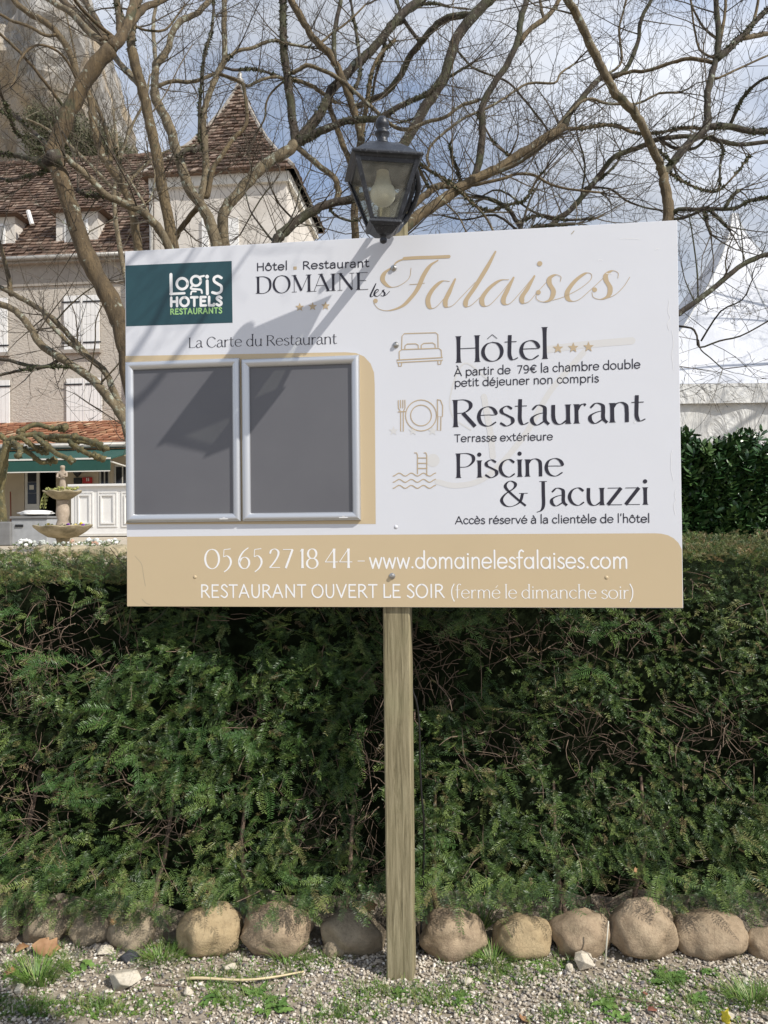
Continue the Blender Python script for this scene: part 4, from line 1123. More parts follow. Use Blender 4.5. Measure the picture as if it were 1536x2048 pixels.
tuft(575, 1930, 60, .12, .05, 'sparse wispy grass between the pink tan boulder and the post', 5)
tuft(440, 1910, 60, .09, .05, 'wispy grass growing over the sandy yellow boulder', 6)
tuft(965, 1860, 26, .34, .02, 'tall broad bladed grass clump rising from the hedge right of the post', 7, .5, .0034)
def weed(px_, py_, n, L, W, label, seed):
    rn = random.Random(seed); c_ = on_ground(px_, py_); m_ = MB()
    for i in range(n):
        a = rn.uniform(0, 6.28); l = L*rn.uniform(.5, 1.1); w = W*rn.uniform(.7, 1.2); up = rn.uniform(.1, .7)
        o = Vector((rn.uniform(-1, 1)*L*.45, rn.uniform(-1, 1)*L*.35, .003)); d = Vector((math.cos(a), math.sin(a), up)).normalized(); s_ = Vector((-math.sin(a), math.cos(a), 0))
        V = []; N_ = 7
        for k in range(N_+1):
            u = k/N_; q = o+d*l*u-Vector((0, 0, l*.45*u*u)); ww = w*math.sin(math.pi*min(1, .12+u*.86))*(1 if k % 2 else .55)
            V += [tuple(q-s_*ww+Vector((0, 0, w*.15))), tuple(q), tuple(q+s_*ww+Vector((0, 0, w*.15)))]
        Fq = []
        for k in range(N_): b = 3*k; Fq += [(b, b+1, b+4, b+3), (b+1, b+2, b+5, b+4)]
        m_.add(V, Fq)
    return tag(m_.build('weed_plant', M['weed'], loc=c_), label, 'weed')
weed(25, 1955, 8, .10, .018, 'broad leaved weed left of the bushy grass tuft', 1)
weed(165, 1938, 6, .10, .016, 'lobed weed leaves right of the bushy grass tuft', 2)
weed(425, 2005, 9, .08, .014, 'toothed dandelion leaves below the straw stick', 3)
weed(510, 1985, 16, .06, .012, 'weed patch under the straw stick left of the post', 4)
weed(545, 2020, 14, .07, .016, 'fresh green weed at the bottom left of the post', 5)
weed(1085, 1935, 20, .05, .013, 'bright clover like weed below the yellowish boulder', 6)
weed(1215, 2010, 16, .06, .013, 'ragged weed near the bottom between the white rock and red leaf', 7)
weed(1340, 1960, 26, .075, .016, 'big leafy weed in front of the tallest boulder', 8)
weed(930, 1995, 22, .05, .012, 'small weed on the gravel right of the post foot', 9)
weed(1420, 1945, 14, .05, .010, 'thin weed in front of the long low boulder', 10)
weed(800, 1985, 14, .035, .009, 'tiny weed at the foot of the wooden post', 11)
weed(1240, 2040, 12, .05, .012, 'weed at the bottom edge right of the post', 12)
weed(1400, 2000, 14, .045, .010, 'small weed left of the yellow leaf', 13)
# ---------------------------------------------------------------- trees
def catr(pts, sub): return smooth_path(pts, sub)
class Tree:
    def __init__(s, name, label, Y, mat, twmat, seed, cat='tree', group='bare trees behind the hedge'):
        s.rn = random.Random(seed); s.Y = Y; s.mat = mat; s.tw = twmat; s.pts3 = []; s.name = name
        s.label = label; s.cat = cat; s.root = None; s.paths = []; s.group = group; s.moss = []
    def trunk(s, pts, r0, r1, dY=0.0, base=None):
        """pts bottom to top in px; r in px"""
        Y0 = s.Y; n = len(pts); P = []
        for i, p in enumerate(pts): P.append(at(p[0], p[1], Y0+dY*i/(n-1)))
        zg = terr(P[0].x, Y0)
        b = at(base, 1200, Y0) if base is not None else P[0].copy()
        bx = b.x; P0 = P[0]
        pre = [Vector((bx, Y0, zg-.1)), Vector((bx+(P0.x-bx)*.15, Y0, zg+(P0.z-zg)*.35)), Vector((bx+(P0.x-bx)*.6, Y0, zg+(P0.z-zg)*.75))]
        k = Y0/FPX
        if s.root is None: s.root = empty(s.name, (bx, Y0, zg), 0, s.label, s.cat, s.group)
        rad = [r0*k*1.5, r0*k*1.25, r0*k*1.08]+[(r0+(r1-r0)*i/(n-1))*k*.92 for i in range(n)]
        s._add(pre+P, rad, 'trunk', 12)
    def _add(s, P, rad, name, ns, moss=False, keep=True, mat=None, sub=4):
        D = catr([(p.x, p.y, p.z, r) for p, r in zip(P, rad)], sub)
        off = s.root.location
        pts = [Vector(d[:3])-off for d in D]; rr = [max(.0008, d[3]) for d in D]
        rn = s.rn
        if len(pts) > 4:
            jit = min(.25*min(rr), .006)
            for i in range(1, len(pts)-1): pts[i] = pts[i]+Vector((rn.gauss(0, 1), rn.gauss(0, 1), rn.gauss(0, 1)))*jit*.45; rr[i] *= rn.uniform(.95, 1.06)
        MB().tube(pts, rr, ns, rough=.12, seed=rn.random()*50).build(name, mat or s.mat, s.root, smooth=True)
        if keep:
            for p, r in zip(pts, rr): s.pts3.append((p+off, r))
        s.paths.append(([p+off for p in pts], rr))
        if moss: s.moss.append(([p+off for p in pts], rr))
    def br(s, pts, r0, r1, dY=None, moss=False, mat=None):
        # depth of the nearest existing wood at the start
        d0 = ray(*pts[0]).normalized(); best = None
        for p, r in s.pts3:
            v = p-CP; q = (v-d0*v.dot(d0)).length
            if best is None or q < best[0]: best = (q, p)
        Y0 = best[1].y if best else s.Y
        if best and best[0] < .25: pass
        n = len(pts); dY = s.rn.uniform(-.6, .9) if dY is None else dY
        P = [at(p[0], p[1], Y0+dY*(i/(n-1))) for i, p in enumerate(pts)]
        if best and .02 < best[0] < .35: P.insert(0, best[1])
        k = Y0/FPX; m = len(P)
        rad = [(r0+(r1-r0)*i/(m-1))*k*.88 for i in range(m)]
        s._add(P, rad, 'branch', 8 if r0 > 4 else 6, moss, mat=mat, sub=4 if r0 > 3 else 3)
    def twigs(s, density=9.0, length=.5, up=.5, mat=None, rmin=.0011, levels=3):
        rn = s.rn; mb = MB(); off = s.root.location
        def grow(p, d, L, r, lev):
            n = 5 if lev else 6; pts = [p.copy()]; w = rn.uniform(.05, .17)
            curl = Vector((rn.gauss(0, .09), rn.gauss(0, .09), rn.uniform(-.02, .14)*up*1.6))
            for i in range(n):
                d = (d+curl+Vector((rn.gauss(0, w), rn.gauss(0, w), rn.gauss(0, w)))).normalized()
                p = p+d*L/n; pts.append(p.copy())
            rr = [max(rmin, r*(1-.8*i/n)) for i in range(n+1)]
            mb.tube([q-off for q in pts], rr, 3 if r < .004 else 4, False)
            if lev >= levels-1: 
                for i in range(1, n, 2):      # buds / spurs
                    if rn.random() < .8:
                        dd = (pts[i+1]-pts[i]).normalized()+Vector((rn.gauss(0, .9), rn.gauss(0, .9), rn.gauss(0, .9)))
                        mb.tube([pts[i]-off, pts[i]+dd.normalized()*L*rn.uniform(.1, .25)-off], [rmin, rmin*.8], 3, False)
                return
            for i in range(1, n+1):
                k = 1 if rn.random() < (.9 if lev == 0 else .55) else 0
                for _ in range(k):
                    dd = (pts[i]-pts[i-1]).normalized(); side = Vector((rn.gauss(0, 1), rn.gauss(0, 1), rn.gauss(0, 1)))
                    side = (side-dd*side.dot(dd)).normalized()
                    nd = (dd*rn.uniform(.35, 1.)+side*rn.uniform(.6, 1.)+Vector((0, 0, .25*up))).normalized()
                    grow(pts[i].copy(), nd, L*rn.uniform(.3, .65), rr[i]*.62, lev+1)
        for pts, rr in s.paths:
            if len(pts) < 3: continue
            tot = sum((pts[i+1]-pts[i]).length for i in range(len(pts)-1))
            n = int(tot*density*.62*(.5 if rr[len(rr)//2] > .035 else 1)+.5)
            for _ in range(n):
                i = rn.randrange(1, len(pts)-1)
                if pts[i].z < s.root.location.z+1.0: continue
                dd = (pts[i+1]-pts[i]).normalized(); side = Vector((rn.gauss(0, 1), rn.gauss(0, .8), rn.gauss(0, 1))); side = (side-dd*side.dot(dd)).normalized()
                nd = (dd*rn.uniform(.1, .8)+side+Vector((0, 0, .45*up))).normalized()
                grow(pts[i]+side*rr[i]*.5, nd, length*rn.uniform(.4, 1.7), min(rr[i]*.45, rn.uniform(.0025, .0065)), levels-2 if rn.random() < .35 else levels-3 if levels > 2 else 0)
            # the leading end breaks into twigs
            e = pts[-1]
            if rr[-1] < .02:
                for _ in range(4): grow(e.copy(), ((pts[-1]-pts[-2]).normalized()+Vector((rn.gauss(0, .5), rn.gauss(0, .5), rn.gauss(0, .5)))).normalized(), length*rn.uniform(.5, 1.), min(rr[-1]*.7, .005), 1)
        if mb.v: mb.build('twigs', mat or s.tw, s.root, kind='stuff')
        mm = MB()
        for pts, rr in s.moss:
            for i in range(len(pts)-1):
                L_ = (pts[i+1]-pts[i]).length
                for _ in range(int(L_*520)+1):
                    u = rn.random(); q = pts[i].lerp(pts[i+1], u); dd = Vector((rn.gauss(0, 1), rn.gauss(0, 1), rn.gauss(0, 1))).normalized()
                    if noise.noise(q*6) < -.08: continue
                    c_ = q+dd*rr[i]*.9-off; h = rn.uniform(.006, .022)
                    sd_ = dd.orthogonal().normalized()*h*.45; t3 = dd.cross(sd_)
                    mm.add([tuple(c_+sd_), tuple(c_-sd_*.5+t3*.8), tuple(c_-sd_*.5-t3*.8), tuple(c_+dd*h)], [(0, 1, 3), (1, 2, 3), (2, 0, 3)])
        if mm.v: mm.build('moss', M['moss'], s.root, kind='stuff')

TAN, PALE, DARK = M['bark_tan'], M['bark_pale'], M['bark_dark']
# A: heavy leaning trunk at the left
T = Tree('bare_tree', 'thick bare tree leaning up left of the sign with a dark knot', 4.4, M['bark_brown'], M['twig'], 1)
T.trunk([(262,760),(252,690),(238,640),(212,582),(185,535),(165,490),(146,430),(127,375),(112,330),(108,298),(122,265),(148,205),(185,138),(222,98)], 21, 17, .3, base=330)
T.br([(222,98),(245,70),(258,35),(268,0),(272,-40)], 13, 9, .3)
T.br([(248,62),(272,34),(294,13),(325,0),(370,-28)], 9, 7, .5)
T.br([(222,98),(182,68),(146,29),(104,3),(55,-30)], 9, 6, .3, mat=PALE)
T.br([(230,84),(198,62),(167,36),(135,10),(105,-22)], 10, 8, .8)
T.br([(228,75),(187,42),(156,8),(140,-20)], 5, 3.5, -.3)
T.br([(210,80),(193,39),(177,13),(160,-25)], 9, 8, 1.2)
T.br([(240,75),(238,50),(236,20),(228,-20)], 8, 6, .1, moss=True)
T.br([(110,300),(88,285),(68,266),(45,243),(20,228),(-30,215)], 8, 4.5, .4, moss=True, mat=DARK)
T.br([(112,335),(85,326),(60,318),(30,311),(-20,307)], 11, 4, .2, moss=True, mat=DARK)
T.br([(105,300),(75,298),(50,280),(32,262),(20,235),(8,200)], 4, 3, -.4, moss=True, mat=DARK)
T.br([(108,330),(85,345),(60,352),(20,360),(-20,352)], 4, 3, .5, moss=True, mat=DARK)
T.br([(130,216),(104,182),(73,143),(39,104),(0,68),(-30,45)], 4, 3, -.3)
T.br([(156,161),(130,117),(104,96),(78,90),(57,99),(39,122),(31,156),(20,175)], 3.2, 2, -.4)
T.twigs(3.5, .5, .6)
# knot
V, F = ico_stone(3, (.05, .05, .045), .4, 2); k = at(104, 318, 4.35)-T.root.location
MB().add([(a+k.x, b+k.y, c_+k.z) for a, b, c_ in V], F).build('knot', DARK, T.root, smooth=True)

# B: low spreading stems crossing the house wall
T = Tree('bare_tree', 'low spreading bare tree with lichened limbs crossing the house shutters', 4.9, PALE, M['twig'], 2)
T.trunk([(300,1010),(275,925),(258,868),(249,842),(223,805),(195,769),(158,740),(121,716),(80,688),(61,656),(37,628),(15,613),(-30,600)], 12, 7, .4, base=380)
T.br([(255,855),(247,823),(228,786),(213,747),(176,712),(148,680),(111,643),(80,619),(52,602),(24,586),(-30,560)], 8, 6, .6)
T.br([(200,735),(170,708),(137,684),(104,652),(90,634)], 6, 5, .1)
T.br([(121,716),(105,728),(83,734),(46,729),(19,721),(-20,717)], 4.5, 4, .2, moss=True, mat=DARK)
T.br([(150,735),(100,733),(60,738),(20,745),(-20,755)], 3.5, 3, -.2, moss=True, mat=DARK)
T.br([(22,590),(18,560),(10,525),(2,495),(-10,470)], 6, 4, .2, mat=TAN)
T.br([(180,740),(190,690),(192,640),(210,600)], 2, 1.2, -.3)
T.br([(200,768),(235,730),(270,680),(300,640)], 2, 1.2, -.2)
T.br([(111,643),(140,610),(180,578),(215,560)], 2, 1.2, -.2)
T.twigs(5, .5, .7)

# C: straight stem forking behind the sign's left end
T = Tree('bare_tree', 'smooth straight bare stem rising just left of the tower roof', 5.0, TAN, M['twig'], 3)
T.trunk([(352,560),(347,497),(337,440),(323,370),(311,300),(299,240),(283,172),(271,130),(263,99)], 12.5, 11, .2, base=400)
T.br([(264,105),(262,70),(270,30),(278,0),(282,-30)], 9, 7, .3, moss=True)
T.br([(263,99),(255,60),(240,25),(232,-20)], 8, 6, .7)
T.br([(283,175),(258,146),(232,118),(215,90)], 8, 7, .6, mat=PALE)
T.br([(290,60),(330,60),(355,30),(370,10)], 3, 2, .2)
T.br([(299,230),(330,190),(360,130),(385,90)], 2, 1, .2)
T.twigs(5, .5, .6)

# D
T = Tree('bare_tree', 'twisted pale bare tree forking in front of the tower roof', 5.3, PALE, M['twig'], 4)
T.trunk([(442,560),(434,498),(420,445),(402,410),(378,378),(362,330),(350,292),(336,247),(313,203),(309,182)], 13, 10, .3, base=460)
T.br([(309,182),(312,130),(323,117),(336,96),(346,65),(365,39),(391,29),(418,2),(440,-25)], 9, 6, .4)
T.br([(312,130),(309,100),(306,60),(310,20),(322,-20)], 5, 4, .8)
T.br([(402,395),(409,365),(412,347),(410,295),(407,256),(407,234),(412,208),(423,177),(438,141),(449,117),(449,65),(448,13),(452,-25)], 8.5, 6.5, .5)
T.br([(416,390),(425,342),(446,308),(467,277),(490,254),(494,225),(488,177),(478,162),(441,148)], 6, 3.5, .3, mat=TAN)
T.br([(399,280),(399,234),(402,169),(410,104),(423,65),(428,0),(431,-25)], 4, 3, .2, moss=True, mat=DARK)
T.br([(309,175),(345,162),(381,164),(410,156),(428,148),(446,151),(480,164),(496,172),(519,161),(548,154),(575,158)], 4.5, 3.5, .4)
T.br([(447,125),(475,102),(506,96),(543,81),(584,89),(620,95)], 4.5, 3, .3, moss=True)
T.br([(446,135),(470,140),(500,138),(530,143),(569,158)], 3.5, 3, .3, moss=True, mat=DARK)
T.br([(407,290),(390,300),(372,300),(355,318)], 6, 5, -.2, moss=True, mat=DARK)
T.br([(402,410),(392,420),(375,440),(355,470),(345,500)], 7, 6, .2, mat=TAN)
T.twigs(6, .5, .6)

# E: mossy forked tree centre left
T = Tree('bare_tree', 'mossy forked bare tree crossing the tower wall left of the lantern', 5.6, PALE, M['twig'], 5)
T.trunk([(462,560),(450,495),(445,440),(455,413),(476,388),(502,355),(520,339),(546,318),(572,303),(590,288)], 12, 12, .3, base=480)
T.br([(590,288),(590,270),(584,234),(579,182),(571,130),(567,78),(566,26),(565,-25)], 11, 8, .2, moss=True, mat=DARK)
T.br([(590,288),(612,264),(644,221),(662,182),(688,154),(715,125),(750,94),(776,60),(802,31),(836,3),(880,-30)], 11, 10, .6, moss=True, mat=DARK)
T.br([(590,288),(616,277),(649,259),(689,243),(728,239),(760,236),(800,212),(850,190),(880,165)], 10, 5, -.1, moss=True, mat=DARK)
T.br([(592,292),(631,326),(668,355),(676,378),(673,402)], 7, 6.5, .2)
T.br([(584,146),(600,138),(618,131),(662,148),(694,169),(722,195),(750,221),(776,244),(797,257),(823,257),(854,244),(891,234),(919,213),(958,200)], 4.5, 4, -.1, mat=PALE)
T.br([(618,131),(584,146),(569,161),(543,185),(532,208),(530,234),(520,255)], 3, 2, .1, mat=PALE)
T.br([(585,160),(620,170),(650,190),(672,205)], 5, 5, .3, moss=True)
T.br([(545,318),(560,345),(520,400),(480,470)], 2, 1.5, -.2, mat=DARK)
T.twigs(7, .55, .6)

# F: leaning limb under the lantern
T = Tree('bare_tree', 'grey leaning bare limb rising from the sign top to the lantern', 5.2, DARK, M['twig'], 6)
T.trunk([(520,560),(550,488),(563,470),(592,443),(623,423),(662,407),(707,397),(745,390)], 11, 9, .2, base=500)
T.br([(673,404),(678,384),(668,355)], 7, 6, .1, mat=TAN)
T.br([(563,470),(590,420),(600,380),(620,340)], 2.5, 1.5, .2)
T.br([(592,443),(560,410),(540,370),(530,330)], 2.5, 1.5, .2)
T.br([(550,488),(520,450),(500,420),(490,380)], 2.5, 1.5, .1)
T.br([(655,410),(670,430),(700,442),(718,438)], 3, 3, .1, moss=True)
T.twigs(10, .6, .6)

# G: stem right behind the lantern going up
T = Tree('bare_tree', 'bare tan stem rising close behind the left side of the lantern', 5.9, TAN, M['twig'], 7)
T.trunk([(714,560),(712,477),(710,420),(712,350),(722,281),(715,247),(699,195),(683,156),(670,125),(650,99),(626,76),(610,47),(582,0),(565,-30)], 8.5, 7.5, .2, base=715)
T.br([(712,350),(690,300),(676,262),(660,215),(662,190)], 7, 6, .2)
T.br([(722,281),(728,240),(735,200),(742,150),(760,110),(790,80)], 6, 4, .2, moss=True)
T.br([(668,125),(668,80),(672,45),(680,10),(684,-20)], 6, 5, .3, mat=DARK)
T.br([(640,88),(660,70),(700,40),(730,10)], 3, 2, .2)
T.br([(699,195),(720,150),(716,90),(708,40),(700,-10)], 5, 3, .3, moss=True, mat=DARK)
T.twigs(8, .5, .6)

# H: dark sweeping bough from the lantern to the upper right
T = Tree('bare_tree', 'dark bare tree sweeping up right from behind the lantern', 6.2, DARK, M['twig'], 8)
T.trunk([(748,560),(757,470),(770,400),(788,330),(807,290),(828,255),(854,208),(885,161),(901,117),(911,78),(937,44),(971,8),(995,-20)], 11.5, 11, .2, base=740)
T.br([(937,30),(896,36),(867,55),(841,86),(820,112),(802,148),(776,182),(747,198),(710,215)], 8, 7, .5)
T.br([(802,31),(820,22),(846,8),(875,8),(901,14)], 4.5, 3, .2, moss=True)
T.br([(776,60),(765,110),(752,150),(745,190)], 5, 3, .2, moss=True)
T.br([(776,52),(800,26),(794,5),(788,-20)], 5, 4, .2)
T.br([(885,161),(905,150),(925,138),(946,125)], 3.5, 3, -.1)
T.br([(917,104),(945,135),(984,151),(1016,164),(1036,185),(1062,216),(1086,247),(1099,266)], 2.6, 2.4, .2)
T.br([(870,180),(845,210),(830,235),(800,245)], 3, 2, .2, moss=True)
T.twigs(8, .6, .6)

# I: the big low bough running right
T = Tree('bare_tree', 'stout tan bare bough running from the post up to the right', 5.0, TAN, M['twig'], 9)
T.trunk([(770,560),(790,490),(815,452),(841,429),(880,403),(911,382),(945,361),(984,343),(1023,320),(1062,294),(1101,270),(1127,255)], 13, 10, .6, base=775)
T.br([(815,440),(820,418),(854,387),(875,372),(896,372),(925,376)], 8, 8, .4)
T.br([(945,361),(955,335),(963,291),(965,255),(964,221),(974,190),(997,156),(1023,112),(1036,78),(1042,39),(1052,0),(1060,-30)], 8.5, 7, .2, mat=DARK)
T.br([(1039,86),(1062,57),(1088,39),(1109,16),(1125,-12)], 6.5, 5, .2)
T.br([(1088,38),(1082,15),(1080,-20)], 4, 3, .1)
T.br([(1127,257),(1140,226),(1158,204),(1175,182),(1201,156),(1227,152),(1248,143),(1266,112),(1277,78),(1282,39),(1303,0),(1315,-20)], 8, 4, .4, mat=DARK)
T.br([(1201,156),(1240,130),(1242,100),(1238,60),(1246,25),(1256,-15)], 3, 2.5, .1)
T.br([(1127,257),(1150,258),(1175,255),(1214,250),(1240,253),(1261,263),(1292,268),(1331,263),(1370,255),(1407,258)], 4.5, 3.5, .4, moss=True)
T.br([(1105,268),(1136,226),(1175,198),(1209,206),(1240,208),(1279,206),(1318,187),(1357,185)], 3.5, 2.5, .2, mat=PALE)
T.br([(833,325),(854,338),(893,361),(922,385),(953,413),(984,421),(1010,411),(1049,400),(1073,361),(1090,340)], 4, 2.5, -.2, moss=True)
T.br([(858,330),(854,317),(862,291),(893,262),(932,234),(971,218),(1010,196),(1036,177),(1062,166),(1109,166),(1122,146),(1150,127)], 3.5, 2.5, .3, mat=PALE)
T.br([(932,372),(963,367),(1010,356),(1034,348),(1070,351),(1101,369),(1150,380),(1200,385)], 4, 2.5, .1)
T.br([(990,345),(1030,330),(1060,310),(1095,285)], 5, 4, -.2, mat=PALE)
T.br([(905,356),(905,300),(903,240),(906,180),(905,100),(906,20),(906,-20)], 1.5, 1.2, .1)
T.br([(922,372),(915,340),(905,315),(900,290)], 4, 3, .0, moss=True, mat=DARK)
T.br([(850,345),(880,395),(915,430),(935,470)], 2, 1.5, -.2)
T.br([(1021,312),(990,289),(971,257),(955,230)], 3, 2, .1, moss=True)
T.br([(953,413),(975,440),(990,470)], 3, 2.5, -.2)
T.br([(1016,318),(1034,278),(1036,255)], 2.2, 1.5, -.2)
T.twigs(9, .6, .6)

# J: Y shaped tree on the right
T = Tree('bare_tree', 'Y shaped bare tree rising above the right corner of the sign', 5.1, TAN, M['twig'], 10)
T.trunk([(1325,560),(1330,470),(1337,437),(1336,406),(1330,375),(1327,349)], 14, 10, .1, base=1325)
T.br([(1327,349),(1318,328),(1305,297),(1292,266),(1275,235),(1253,208),(1227,182),(1209,148),(1188,104),(1170,68),(1152,26),(1137,5),(1122,-25)], 9.5, 8, -.5, mat=PALE)
T.br([(1327,349),(1334,341),(1357,310),(1383,281),(1409,260),(1416,240),(1415,221),(1416,182),(1425,143),(1435,104),(1438,65),(1433,26),(1431,-25)], 10, 6.5, .4, mat=DARK)
T.br([(1412,253),(1461,253),(1501,263),(1545,263),(1600,255)], 8, 6, .2, moss=True, mat=DARK)
T.br([(1432,120),(1469,86),(1495,62),(1506,47),(1542,12),(1570,-15)], 8, 5, .2, moss=True, mat=DARK)
T.br([(1485,76),(1513,71),(1545,65),(1590,50)], 6, 5, .2, mat=PALE)
T.br([(1506,47),(1513,20),(1518,-15)], 4, 3, .1)
T.br([(1459,252),(1477,213),(1487,193),(1513,167),(1545,151),(1590,140)], 4, 3, -.3, moss=True, mat=DARK)
T.br([(1436,156),(1487,133),(1545,107),(1600,90)], 3, 2.2, .3)
T.br([(1425,125),(1383,117),(1344,125),(1292,142),(1261,143),(1227,156)], 4.5, 3.5, .2)
T.br([(1435,78),(1407,55),(1386,16),(1378,-15)], 3.2, 2.2, .3)
T.br([(1425,115),(1399,99),(1389,57),(1383,13),(1380,-15)], 3, 2.2, .4)
T.br([(1441,78),(1450,26),(1451,-15)], 4, 3, .1)
T.br([(1339,432),(1357,419),(1396,419),(1435,418),(1469,417),(1501,401),(1545,394)], 5, 3.5, -.2, moss=True, mat=DARK)
T.br([(1409,420),(1414,445),(1422,469)], 4, 3.5, -.1, moss=True, mat=DARK)
T.br([(1420,420),(1436,436),(1452,452)], 4.5, 4, -.1, moss=True, mat=DARK)
T.br([(1450,417),(1460,398),(1477,380)], 4.5, 4, 0, moss=True, mat=DARK)
T.br([(1339,440),(1370,435),(1395,425)], 4, 3, -.1, moss=True, mat=DARK)
T.br([(1346,350),(1370,365),(1400,378),(1435,382),(1470,350),(1500,310)], 3.5, 2, .1, moss=True)
T.br([(1315,300),(1330,312),(1345,330)], 3.5, 3, .1, moss=True, mat=DARK)
T.twigs(9, .55, .6)

# K: dark one from behind the sign at right, its arms reach the right edge
T = Tree('bare_tree', 'slender dark bare tree rising behind the sign left of the Y shaped tree', 5.9, DARK, M['twig'], 11)
T.trunk([(1075,560),(1104,453),(1133,427),(1162,396),(1188,365),(1214,328),(1235,310),(1266,299),(1292,289),(1318,279),(1357,273),(1409,275),(1448,284),(1482,289),(1545,284),(1600,300)], 6.5, 4.5, .4, base=1050)
T.br([(1188,365),(1210,350),(1235,325),(1240,300)], 3.5, 3, .1, moss=True)
T.br([(1170,375),(1220,378),(1250,400),(1290,415),(1330,422)], 3, 2, .1)
T.br([(1133,427),(1110,440),(1060,420),(1000,380),(960,395)], 3, 2, .1)
T.br([(1162,396),(1170,330),(1155,270),(1150,230)], 2.4, 1.8, .1)
T.br([(1318,279),(1350,296),(1390,296),(1420,272),(1446,295),(1440,330),(1440,370)], 4, 2.5, -.3, moss=True)
T.twigs(12, .6, .6)
T = Tree('bare_tree', 'bare mossy bushy tree low behind the sign top right of the lantern', 5.5, DARK, M['twig_pale'], 12)
T.trunk([(1010,560),(1040,470),(1035,445),(1015,418),(985,400),(950,392)], 6, 4, .1, base=1010)
T.br([(1040,470),(1070,455),(1100,450),(1150,448)], 5, 4, .1, moss=True, mat=DARK)
T.br([(1035,445),(1080,430),(1130,440),(1190,436)], 3, 3, .1, moss=True)
T.br([(1040,465),(1060,400),(1090,350),(1130,310)], 3, 1.5, .1)
T.br([(1040,465),(990,430),(930,440),(880,430)], 3, 1.5, .1)
T.twigs(12, .6, .7)
# L: left-mid stems
T = Tree('bare_tree', 'slim tan bare tree curving from the roof dormers to the top left corner', 6.3, TAN, M['twig_pale'], 13)
T.trunk([(282,560),(276,497),(266,432),(255,393),(234,354),(208,318),(196,284),(184,230),(180,195),(156,156),(141,109),(117,70),(91,44),(57,26),(31,5),(10,-25)], 9.5, 6, .3, base=300)
T.br([(238,360),(222,330),(219,286),(203,234),(188,203),(170,160)], 5.5, 4, .2)
T.br([(246,372),(244,345),(235,310),(225,280)], 5, 3, .2, moss=True)
T.br([(160,165),(152,120),(140,60),(130,20)], 3, 2, .2)
T.br([(117,70),(90,70),(55,52),(20,40),(-20,15)], 4, 3, -.2)
T.twigs(4.5, .6, .6)
T = Tree('bare_tree', 'lichened bare limb slanting across the tiled roof to the dark knot', 4.8, PALE, M['twig'], 14)
T.trunk([(360,560),(333,484),(307,445),(281,422),(247,406),(213,391),(182,359),(146,328),(130,312)], 10, 6, -.3, base=370)
T.br([(213,391),(190,392),(170,388),(155,380)], 6, 6, .1, moss=True, mat=DARK)
T.br([(300,440),(290,410),(265,370),(255,350)], 3.5, 2.5, .2, mat=PALE)
T.br([(270,415),(300,400),(310,350),(300,320)], 2, 1.5, .2)
T.twigs(7, .6, .6)
# right, over the marquee
T = Tree('bare_tree', 'dark bare branch reaching in front of the white marquee roof', 4.3, DARK, M['twig'], 15)
T.trunk([(1290,760),(1330,650),(1360,626),(1396,600),(1445,561),(1487,528),(1536,508),(1620,478)], 7, 5, .2, base=1260)
T.br([(1345,650),(1382,656),(1394,672),(1399,695),(1438,682),(1481,672),(1533,644),(1570,620)], 2.6, 1.6, -.2)
T.br([(1397,680),(1402,700),(1420,715),(1445,738)], 1.6, 1.2, -.2)
T.br([(1402,682),(1441,623),(1484,600),(1504,561)], 2.2, 1.2, -.3)
T.br([(1396,600),(1394,540),(1385,470),(1378,430)], 2, 1.3, .1)
T.br([(1487,528),(1484,480),(1480,440)], 1.6, 1, .1)
T.br([(1390,605),(1370,560),(1362,520)], 1.6, 1, .1)
T.twigs(8, .35, .3, levels=3)
T = Tree('bare_tree', 'far thin bare tree standing left between the cliff and the roof', 8.5, M['bark_pale'], M['twig_pale'], 16)
T.trunk([(262,600),(240,500),(228,400),(236,330),(232,270),(226,220)], 6, 3, .3, base=330)
T.br([(236,330),(260,260),(290,200),(300,150)], 4, 2, .3)
T.br([(230,300),(200,240),(160,200),(110,180)], 4, 2, .3)
T.br([(228,380),(150,300),(80,250),(20,230)], 4, 2, .3)
T.br([(228,400),(290,330),(340,300),(390,290)], 4, 2, .3)
T.twigs(5, .8, .9)

# a neighbouring tree right of the viewpoint, its boughs hang over and shade the sign
T = Tree('bare_tree', 'bare tree standing beside the viewpoint outside the right of the photo', 1.2, TAN, M['twig'], 17, group='bare tree beside the road')
T.root = empty('bare_tree', (5.2, -1.9, 0), 0, T.label, 'tree', T.group)
def sp3(P, r0, r1, nm):
    n = len(P); T._add([Vector(p) for p in P], [r0+(r1-r0)*i/(n-1) for i in range(n)], nm, 8)
def sunward(px_, py_, d):          # the point a distance d up the sun's rays from a spot on the board plane
    x, z = SF.px(px_, py_); return SF.o+SF.t*x+Vector((0, 0, z))+sd*d
fork = sunward(-250, 1150, 6.8)
sp3([(5.2, -1.9, -.1), (5.25, -1.85, 1.5), (5.1, -1.7, 3.2), tuple(fork)], .14, .07, 'trunk')
for q in ([(-80, 950, 5.6), (60, 850, 4.4), (180, 780, 3.4), (240, 740, 2.7), (300, 660, 2.3), (350, 560, 2.1), (400, 480, 2.0)],
          [(-60, 1000, 5.4), (90, 900, 4.2), (200, 850, 3.2), (280, 800, 2.6), (360, 700, 2.2), (430, 600, 2.0), (500, 500, 1.9)],
          [(-100, 800, 5.6), (60, 650, 4.2), (150, 600, 3.2), (220, 560, 2.6), (280, 500, 2.3), (330, 430, 2.2)]):
    sp3([fork]+[sunward(*a) for a in q], .03, .004, 'branch')
T.paths = [(p[len(p)//2:], r[len(r)//2:]) for p, r in T.paths[1:]]
T.twigs(6, .28, .3, levels=3)

